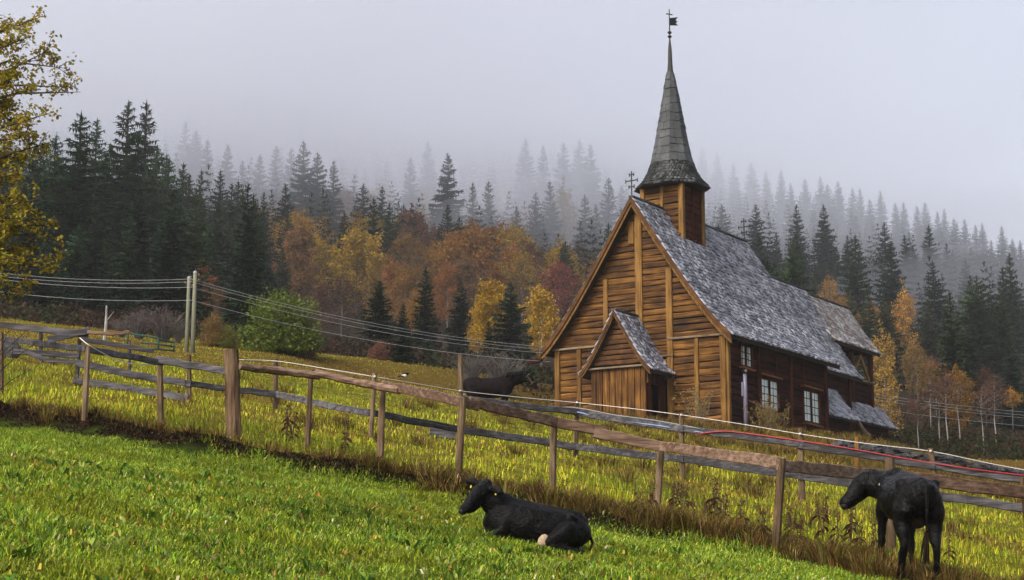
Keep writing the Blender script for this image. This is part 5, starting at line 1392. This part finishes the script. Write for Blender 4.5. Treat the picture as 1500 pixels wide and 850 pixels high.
L.append([(-.80, 0, 1.18, .04, .04), (-.90, 0, 1.12, .032, .032), (-.945, -.005, .95, .024, .024), (-.94, -.01, .72, .020, .020), (-.93, -.015, .58, .022, .022)])
sculpt('body', L, .018, M['cow'], cow2)
mb = MB()
for k in range(14):
    a = Vector((-.93, -.015 + R.uniform(-.02, .02), .62)); mb.tube([a, a + Vector((R.uniform(-.03, .03), R.uniform(-.04, .04), -.18)), a + Vector((R.uniform(-.05, .05), R.uniform(-.04, .04), -.36))], [.012, .013, .003], 4)
part('tail_tuft', mb, M['tuft'] if 'tuft' in M else flat('brown_tuft', (.014, .009, .006), .9, .02), cow2)
ell('udder', (-.44, -.02, .70), (.12, .11, .09), flat('pale_udder', (.05, .03, .024), .8, .05), cow2, 10)
ell('muzzle', (.62, .60, .775), (.078, .05, .058), M['muzzle'], cow2, 10); ell('eye', (.54, .385, 1.045), (.014, .018, .018), M['eye'], cow2); ell('eye', (.765, .385, 1.045), (.014, .018, .018), M['eye'], cow2)
mb = MB(); c = Vector((.40, .215, 1.03)); mb.bar(c + Vector((0, 0, .04)), c - Vector((0, 0, .04)), .04, .012, up=(1, 0, 0), bev=.003); part('ear_tag', mb, flat('pale_tag', (.62, .60, .42), .5), cow2)
for x, y in ((-.60, .18), (-.76, -.18), (.50, .165), (.36, -.165)):
    mb = MB(); mb.tube([(x - .01, y, .045), (x + .015, y, .0), (x + .02, y, -.06)], [.05, .062, .066], 9); part('hoof', mb, M['hoof'], cow2)

# horse in the hollow behind the second fence
HY = 54.5; hx = at(716, 585, HY).x; hpz = min(gz(hx, HY), at(716, 551, HY).z - 1.43)
horse = empty('dark_horse', (hx, HY, hpz), math.radians(-4), 'dark brown horse with a pale halter standing behind the fences left of the church', 'horse')
L = [[(-.82, 0, 1.08, .08, .12), (-.74, 0, 1.10, .22, .24), (-.5, 0, 1.12, .28, .30), (-.2, 0, 1.06, .29, .31), (.15, 0, 1.05, .29, .33), (.45, 0, 1.10, .25, .33), (.65, 0, 1.14, .18, .27), (.74, 0, 1.16, .1, .16)],
     [(.50, 0, 1.22, .12, .25), (.75, 0, 1.29, .11, .22), (.98, 0, 1.35, .09, .17), (1.14, 0, 1.38, .08, .14)],
     [(1.08, 0, 1.50, .06, .07), (1.16, 0, 1.46, .085, .12), (1.26, 0, 1.34, .085, .13), (1.38, 0, 1.18, .062, .09), (1.48, 0, 1.04, .055, .07), (1.51, 0, 1.0, .035, .04)],
     [(1.11, .05, 1.52, .02, .025), (1.12, .07, 1.62, .022, .03), (1.14, .07, 1.68, .005, .005)], [(1.11, -.05, 1.52, .02, .025), (1.12, -.07, 1.62, .022, .03), (1.14, -.07, 1.68, .005, .005)]]
for s, dx in ((1, .08), (-1, -.08)):
    L.append([(-.58, s * .14, 1.1, .12, .2), (-.52, s * .17, .85, .11, .17), (-.62, s * .15, .6, .06, .08), (-.70 + dx, s * .15, .48, .045, .06), (-.66 + dx, s * .15, .26, .032, .036), (-.64 + dx, s * .15, .1, .036, .04), (-.6 + dx, s * .15, -.02, .055, .06)])
    L.append([(.5, s * .13, 1.1, .1, .18), (.5, s * .16, .82, .075, .1), (.5 + dx, s * .15, .5, .045, .05), (.5 + dx, s * .15, .28, .03, .034), (.5 + dx, s * .15, .1, .036, .038), (.53 + dx, s * .15, -.02, .05, .055)])
sculpt('body', L, .026, M['horse'], horse)
mb = MB()
for k in range(26):
    q = k / 25; a = Vector((.55 + .58 * q, -.02 + R.uniform(-.02, .03), 1.52 + .06 * q)); mb.tube([a, a + Vector((R.uniform(-.03, .03), -.10, -.10)), a + Vector((R.uniform(-.05, .05), -.12, -.30))], [.018, .022, .005], 4)
part('mane', mb, M['cow'], horse)
mb = MB()
for k in range(14): mb.tube([(-.82, R.uniform(-.02, .02), 1.22), (-.93, R.uniform(-.04, .04), 1.0), (-.92 + R.uniform(-.05, .05), R.uniform(-.06, .06), .45)], [.02, .026, .006], 4)
part('tail', mb, M['cow'], horse)
mb = MB()
for x, z, rr in ((1.37, 1.19, .10), (1.20, 1.41, .135)):
    ring = [Vector((x + math.sin(a) * rr * .72, math.cos(a) * (.075 if x > 1.3 else .095), z + math.sin(a) * rr * .62)) for a in np.linspace(0, 6.2832, 13)]
    mb.tube(ring, .012, 4)
for s in (-1, 1): mb.tube([(1.36, s * .075, 1.2), (1.22, s * .1, 1.38)], .012, 4)
part('halter', mb, M['trim'], horse)

# small pied bird on the rail
bp_ = at(592, 560, YN(592) - .11) + Vector((0, 0, .05))
bird = empty('pied_bird', bp_, 0, 'small black and white bird perched on the brown rail', 'bird')
sculpt('body', [[(-.05, 0, .055, .01, .01), (-.025, 0, .06, .026, .026), (.01, 0, .068, .032, .034), (.04, 0, .085, .022, .024), (.06, 0, .095, .02, .02), (.078, 0, .093, .008, .008), (.09, 0, .09, .002, .002)], [(-.04, 0, .058, .014, .010), (-.09, 0, .045, .012, .006), (-.13, 0, .035, .008, .004)]], .005, M['cow'], bird, 2)
ell('belly', (.012, -.012, .060), (.034, .025, .026), M['rope'], bird); ell('wing_patch', (-.02, -.024, .064), (.03, .008, .008), M['rope'], bird)
mb = MB(); mb.tube([(.0, .01, .045), (.005, .012, -.01)], .003, 4); mb.tube([(.0, -.01, .045), (.005, -.012, -.01)], .003, 4); part('legs', mb, M['iron'], bird)

# ------------------------------------------------------------------ grass and weeds
def blades(name, P, H, W, lean, C, label, seed, az=None):
    gg = np.random.RandomState(seed); n = len(P)
    az = gg.uniform(0, 6.2832, n) if az is None else az
    d = np.stack([np.cos(az), np.sin(az), np.zeros(n)], 1); s = np.stack([-np.sin(az + gg.uniform(-1, 1, n)), np.cos(az), np.zeros(n)], 1)
    z = np.array([0, 0, 1.0])
    m_ = P + d * (lean * H * .35)[:, None] + z * (H * .58)[:, None]
    t = P + d * (lean * H)[:, None] + z * (H * np.clip(1.0 - .25 * lean, .3, 1))[:, None]
    w = s * (W / 2)[:, None]
    V = np.stack([P - w - z * .02, P + w - z * .02, m_ - w * .7, m_ + w * .7, t], 1).reshape(-1, 3)
    b = np.arange(n)[:, None] * 5
    T = np.concatenate([b + [0, 1, 3], b + [0, 3, 2], b + [2, 3, 4]], 1).reshape(-1, 3)
    o = link(name, np_mesh(name, V, T, np.repeat(C, 5, 0)), M['blade']); tag(o, label, 'grass', kind='stuff'); return o
def pick(gg, n, cols, w): return np.array(cols)[gg.choice(len(cols), n, p=np.array(w) / sum(w))]
def scatter(gg, n, y0, y1, r=.31, pad=.6):
    y = np.sqrt(gg.uniform(y0 * y0, y1 * y1, n)); x = gg.uniform(-1, 1, n) * (r * y + pad); return x, y
gg = np.random.RandomState(101)
x, y = scatter(gg, 400000, 8.6, 26.5); d = edge_d(x, y); k = d < gg.uniform(-.25, .25, len(d)); x, y = x[k], y[k]
keep = gg.rand(len(x)) < .45 + .8 * fbm(x / .45, y / .45, 51, 2); x, y = x[keep], y[keep]
print('GREEN', len(x))
cl = fbm(x / .5, y / .5, 52, 2); cl2 = fbm(x / 2.2, y / 2.2, 53, 2)
Hh = (.035 + .13 * cl ** 1.8) * gg.uniform(.6, 1.4, len(x))
c = pick(gg, len(x), [(.22, .31, .018), (.16, .265, .018), (.32, .35, .03), (.05, .10, .012), (.46, .45, .14), (.20, .32, .09)], [5, 4, 5, 3, 1.2, 1.0])
c = c * (.50 + .65 * cl2 + .45 * fbm(x / .22, y / .22, 58, 2))[:, None]
yl = sstep(.5, .68, fbm(x / 1.1, y / 1.1, 54, 2))[:, None]; c = c * (1 - yl * .5) + np.array([.21, .215, .012]) * yl * .5
blades('meadow_grass', np.stack([x, y, ground_h(x, y)], 1), Hh, gg.uniform(.007, .017, len(x)), gg.uniform(.25, 2.0, len(x)), c, 'short bright green grass of the lower slope', 1)

gg = np.random.RandomState(107); QP, QC, QA = [], [], []
xs_, ys_ = scatter(gg, 420, 9, 22); kk = edge_d(xs_, ys_) < -.2
for a_, b_ in zip(xs_[kk], ys_[kk]):
    m_ = gg.randint(5, 10); az_ = gg.uniform(0, 6.2832, m_); r_ = gg.uniform(.0, .05, m_)
    QP.append(np.stack([a_ + np.cos(az_) * r_, b_ + np.sin(az_) * r_], 1)); QA.append(az_)
    QC.append(np.tile(np.array([(.09, .17, .02), (.15, .24, .03), (.06, .12, .012), (.24, .27, .05)][gg.randint(4)]), (m_, 1)))
QP = np.concatenate(QP); n_ = len(QP)
blades('broad_weed_leaves', np.stack([QP[:, 0], QP[:, 1], ground_h(QP[:, 0], QP[:, 1]) + .02], 1), gg.uniform(.07, .15, n_), gg.uniform(.025, .05, n_), gg.uniform(.8, 2.2, n_), np.concatenate(QC), 'broad leaved weeds growing in the short green grass', 7, np.concatenate(QA))
x, y = scatter(gg, 1500, 9, 22); kk = edge_d(x, y) < 0; x, y = x[kk], y[kk]; n_ = len(x)
blades('fallen_leaves', np.stack([x, y, ground_h(x, y) + gg.uniform(.04, .09, n_)], 1), gg.uniform(.02, .045, n_), gg.uniform(.015, .03, n_), gg.uniform(1, 3, n_), pick(gg, n_, [(.40, .28, .04), (.28, .13, .03), (.45, .40, .22), (.10, .05, .02)], [4, 3, 2, 3]), 'fallen yellow and brown leaves scattered on the green grass', 8)

gg = np.random.RandomState(102)
x, y = scatter(gg, 400000, 19, 90, .31, 1.5); d = edge_d(x, y); k = d > gg.uniform(.6, 1.4, len(d)); x, y, d = x[k], y[k], d[k]
cl = fbm(x / .8, y / .8, 61, 2); patch = fbm(x / 3.2, y / 2.4, 62, 3)
keep = gg.rand(len(x)) < np.clip(.35 + .9 * cl, 0, 1) * np.clip(1.3 - y / 70, .30, 1); x, y, d, cl, patch = [q[keep] for q in (x, y, d, cl, patch)]
print('FIELD', len(x))
Hh = (.06 + .20 * cl ** 1.6) * gg.uniform(.6, 1.5, len(x)) * (1 - .3 * sstep(28, 40, y)) * (1 - .45 * sstep(45, 60, y))
c = pick(gg, len(x), [(.42, .41, .020), (.30, .36, .018), (.46, .39, .035), (.16, .22, .012), (.32, .21, .05)], [5, 4, 3, 2.2, 1.6])
br = np.clip(.7 * sstep(.58, .72, patch) + .5 * sstep(50, 64, y) + .9 * sstep(43, 50, y) * sstep(-2, 3, x), 0, 1)[:, None]
c = c * (1 - br * .9) + pick(gg, len(x), [(.15, .08, .018), (.21, .125, .035), (.08, .04, .014)], [3, 2, 2]) * br * .9
gr = sstep(.55, .7, fbm(x / 2.6, y / 2, 63, 2))[:, None] * (1 - br); c = c * (1 - gr * .6) + np.array([.12, .18, .012]) * gr * .6
blades('field_grass', np.stack([x, y, ground_h(x, y)], 1), Hh, gg.uniform(.012, .024, len(x)) * (1 + .6 * sstep(30, 55, y)), gg.uniform(.15, .9, len(x)), c * gg.uniform(.7, 1.2, (len(x), 1)), 'yellowing rough grass of the field between the fences', 2)

# dead tussocks in the bank under the fence and here and there behind it
gg = np.random.RandomState(103); PX_, HX, CX, LX, AZ = [], [], [], [], []
cent = []
for i in range(900):
    u = gg.rand(); yv = None
    xx = gg.uniform(-8.5, 9); dd = gg.uniform(.0, 1.9) if xx > -1.5 else gg.uniform(.35, 1.7)
    if xx < -1 and gg.rand() < .45: continue
    yy = float(np.interp(xx, _BX, _BY)) + dd; cent.append((xx, yy, gg.uniform(.16, .46) * (1 if xx > -2 else .75), gg.rand()))
for i in range(230):
    yy = gg.uniform(27, 56); xx = gg.uniform(-.3, .3) * yy; 
    if fbm(xx / 3.2, yy / 2.4, 62, 3) > .45 or yy > 42: cent.append((xx, yy, gg.uniform(.2, .45), gg.rand()))
for i in range(1000):
    yy = gg.uniform(43, 66); xx = gg.uniform(.5, 20); lx_ = (xx - CH[0]) * AX[0] + (yy - CH[1]) * AX[1]; ly_ = (xx - CH[0]) * WX[0] + (yy - CH[1]) * WX[1]
    if (-2.4 < lx_ and -4.1 < ly_ < 4.1) or xx > .31 * yy: continue
    cent.append((xx, yy, gg.uniform(.12, .34), gg.uniform(0, .7)))
for xx, yy, hh, tone in cent:
    n = gg.randint(40, 95); r_ = np.abs(gg.normal(0, .10, n)); a = gg.uniform(0, 6.2832, n)
    PX_.append(np.stack([xx + r_ * np.cos(a), yy + r_ * np.sin(a)], 1)); HX.append(hh * gg.uniform(.4, 1.15, n)); LX.append(gg.uniform(.2, 1.2, n)); AZ.append(a)
    base = pick(gg, n, [(.13, .066, .016), (.20, .12, .038), (.06, .03, .012), (.26, .18, .06), (.11, .115, .012)], [3, 3 * tone + .5, 2.5, 2.5 * tone + .2, 3.5 - 2 * tone]); CX.append(base)
PX_ = np.concatenate(PX_); H_ = np.concatenate(HX); print('DEAD', len(H_))
blades('dead_grass', np.stack([PX_[:, 0], PX_[:, 1], ground_h(PX_[:, 0], PX_[:, 1])], 1), H_, gg.uniform(.008, .018, len(H_)), np.concatenate(LX), np.concatenate(CX), 'withered brown grass tussocks along the fence', 3, np.concatenate(AZ))
# dead leaves and clods on the bare earth of the bank
gg = np.random.RandomState(104); n = 42000
x = gg.uniform(-9.5, 2.5, n); y = np.interp(x, _BX, _BY) + gg.normal(.3, .45, n)
blades('bank_litter', np.stack([x, y, ground_h(x, y)], 1), gg.uniform(.02, .08, n), gg.uniform(.012, .04, n), gg.uniform(.5, 2.0, n), pick(gg, n, [(.03, .018, .012), (.055, .03, .018), (.10, .055, .025), (.05, .07, .012)], [5, 3, 1.5, .8]), 'dark earth clods and dead leaves along the bank', 4)

# dead dock stalks
DOCK = []
def dock_mesh(seed):
    gg = np.random.RandomState(seed); mb = MB(); lf = []
    for s in range(gg.randint(2, 4)):
        top = Vector((gg.uniform(-.18, .18), gg.uniform(-.1, .1), gg.uniform(.55, .85))); mid = top * .5 + Vector((gg.uniform(-.03, .03), 0, 0)); mb.tube([(0, 0, -.05), mid, top], [.010, .008, .004], 5, caps=False)
        for k in range(70):
            q = gg.uniform(.42, 1.0); c = Vector((0, 0, 0)).lerp(top, q) + Vector(gg.normal(0, .022, 3)); lf += [c, c + Vector(gg.normal(0, .016, 3)), c + Vector(gg.normal(0, .018, 3))]
        for k in range(5):
            q = gg.uniform(.1, .6); c = Vector((0, 0, 0)).lerp(top, q); a = gg.uniform(0, 6.28); o = Vector((math.cos(a), math.sin(a), 0)); u = Vector((-o.y, o.x, 0))
            ln = gg.uniform(.12, .22); lf += [c, c + o * ln * .5 + u * .025 - Vector((0, 0, .02)), c + o * ln - Vector((0, 0, ln * .7)), c, c + o * ln - Vector((0, 0, ln * .7)), c + o * ln * .5 - u * .025 - Vector((0, 0, .02))]
    sm = mb.mesh('stalk'); sm.materials.append(M['dry_stem2']); return tri_mesh('leaves', [tuple(v) for v in lf], M['leaf']), sm
M['dry_stem2'] = flat('dark_dry_stem', (.085, .04, .022), .8)
DOCK = [dock_mesh(s) for s in (81, 82, 83, 84)]
for i, (px, py) in enumerate([(985, 758), (1000, 770), (1018, 778), (1032, 776), (1048, 768), (1062, 784), (955, 762), (940, 770), (1122, 802), (1160, 800), (1172, 812), (1228, 812), (1246, 806), (1262, 818), (1280, 824), (1390, 830), (420, 645), (428, 650), (505, 668), (690, 640), (1085, 790), (1205, 790)]):
    p = hit(px, py, ground_h); o = empty('dock_plant', p, R.uniform(0, 6.28), 'withered dark brown dock plant standing in the bank under the fence', 'weed', 'dead dock plants along the fence', R.uniform(.65, 1.0))
    pr = DOCK[i % 4]
    for nm, me in zip(('leaves', 'stalk'), pr):
        c = bpy.data.objects.new(nm, me); COL.objects.link(c); c.parent = o; c.color = (.055, .026, .012, 1)
# ------------------------------------------------------------------ air: thin even haze, and the cloud lying on the hill
def vol_mat(name, dens, col, aniso=0.3):
    m = bpy.data.materials.new(name); m.use_nodes = True
    n, l = m.node_tree.nodes, m.node_tree.links; n.clear()
    v = n.new('ShaderNodeVolumePrincipled'); v.inputs['Density'].default_value = dens; v.inputs['Color'].default_value = (*col, 1); v.inputs['Anisotropy'].default_value = aniso
    o = n.new('ShaderNodeOutputMaterial'); l.new(v.outputs[0], o.inputs['Volume'])
    return m
def cloud(name, zb, dens, y0, y1, xa, xb, ztop, seed, amp):
    """closed slab of cloud with an uneven underside, its base a little higher towards the open side of the valley"""
    xs = np.linspace(xa, xb, 40); ys = np.linspace(y0, y1, 40)
    X, Y = np.meshgrid(xs, ys)
    B = zb(X, Y) + (fbm(X / 75, Y / 95, seed) - .5) * amp
    nn = X.size
    V = np.concatenate([np.stack([X, Y, B], -1).reshape(-1, 3), np.stack([X, Y, np.full_like(X, ztop) + 3 * seed], -1).reshape(-1, 3)])
    F = []
    for j in range(39):
        for i in range(39):
            a = j * 40 + i
            F += [(a, a + 40, a + 41, a + 1), (nn + a, nn + a + 1, nn + a + 41, nn + a + 40)]
    for i in range(39):
        F += [(i, i + 1, nn + i + 1, nn + i), (nn - 40 + i + 1, nn - 40 + i, 2 * nn - 40 + i, 2 * nn - 40 + i + 1),
              ((i + 1) * 40, i * 40, nn + i * 40, nn + (i + 1) * 40), (i * 40 + 39, (i + 1) * 40 + 39, nn + (i + 1) * 40 + 39, nn + i * 40 + 39)]
    o = link(name, np_mesh(name, V, F), vol_mat(name, dens, (.928, .941, .990))); tag(o, 'low pale cloud lying on the wooded hillside', 'cloud', kind='stuff')
ZB = lambda X, Y: 70 + 185 * np.clip(X / np.maximum(Y, 150), -.06, .35)
cloud('low_cloud', lambda X, Y: ZB(X, Y), .0019, 170, 1500, -1300, 1300, 205, 1, 52)
cloud('low_cloud', lambda X, Y: ZB(X, Y) + 22, .0027, 172, 1502, -1302, 1302, 205, 2, 60)
cloud('low_cloud', lambda X, Y: ZB(X, Y) + 44, .0040, 174, 1504, -1304, 1304, 205, 3, 66)
def wisp(px, py, Y, rx, ry, rz, dens, label):
    """torn shred of mist: a soft-edged closed lens of thin cloud"""
    c = at(px, py, Y); gg = np.random.RandomState(int(px)); rings = []; mb = MB()
    for i in range(11):
        th = math.pi * (i + .05) / 10.1; ring = []
        for k in range(20):
            a = 6.2832 * k / 20; n_ = .75 + .5 * float(fbm(math.cos(a) * 1.7 + i * .3 + px, math.sin(a) * 1.7 + py, 3))
            ring.append(c + Vector((math.sin(th) * math.cos(a) * rx * n_, math.sin(th) * math.sin(a) * ry * n_, math.cos(th) * rz * n_ + .12 * math.sin(th) * math.cos(a) * rx * n_)))
        rings.append(ring)
    mb.quadstrip(rings); me = mb.mesh('mist_wisp', True); fix_normals(me)
    tag(link('mist_wisp', me, vol_mat('mist', dens, (.928, .941, .990))), label, 'mist', kind='stuff')
wisp(1290, 340, 470, 62, 45, 9, .007, 'shred of mist drifting across the spruce slope beyond the church')
wisp(1430, 415, 330, 34, 28, 7, .008, 'small shred of mist among the big spruces near the right ridge')
wisp(850, 330, 330, 34, 30, 9, .009, 'pale bluish mist rising just left of the church gable')
wisp(610, 285, 420, 60, 40, 10, .007, 'mist drifting over the topmost rust birches of the middle slope')
wisp(330, 235, 330, 36, 30, 9, .007, 'mist drifting behind the dark conifer stand')
hz = MB(); hz.box((-1350, -60, -40), (1350, 1550, 260)); hz = hz.build('haze', vol_mat('haze', .00024, (.97, .975, .99))); tag(hz, 'thin haze', 'haze', kind='stuff')
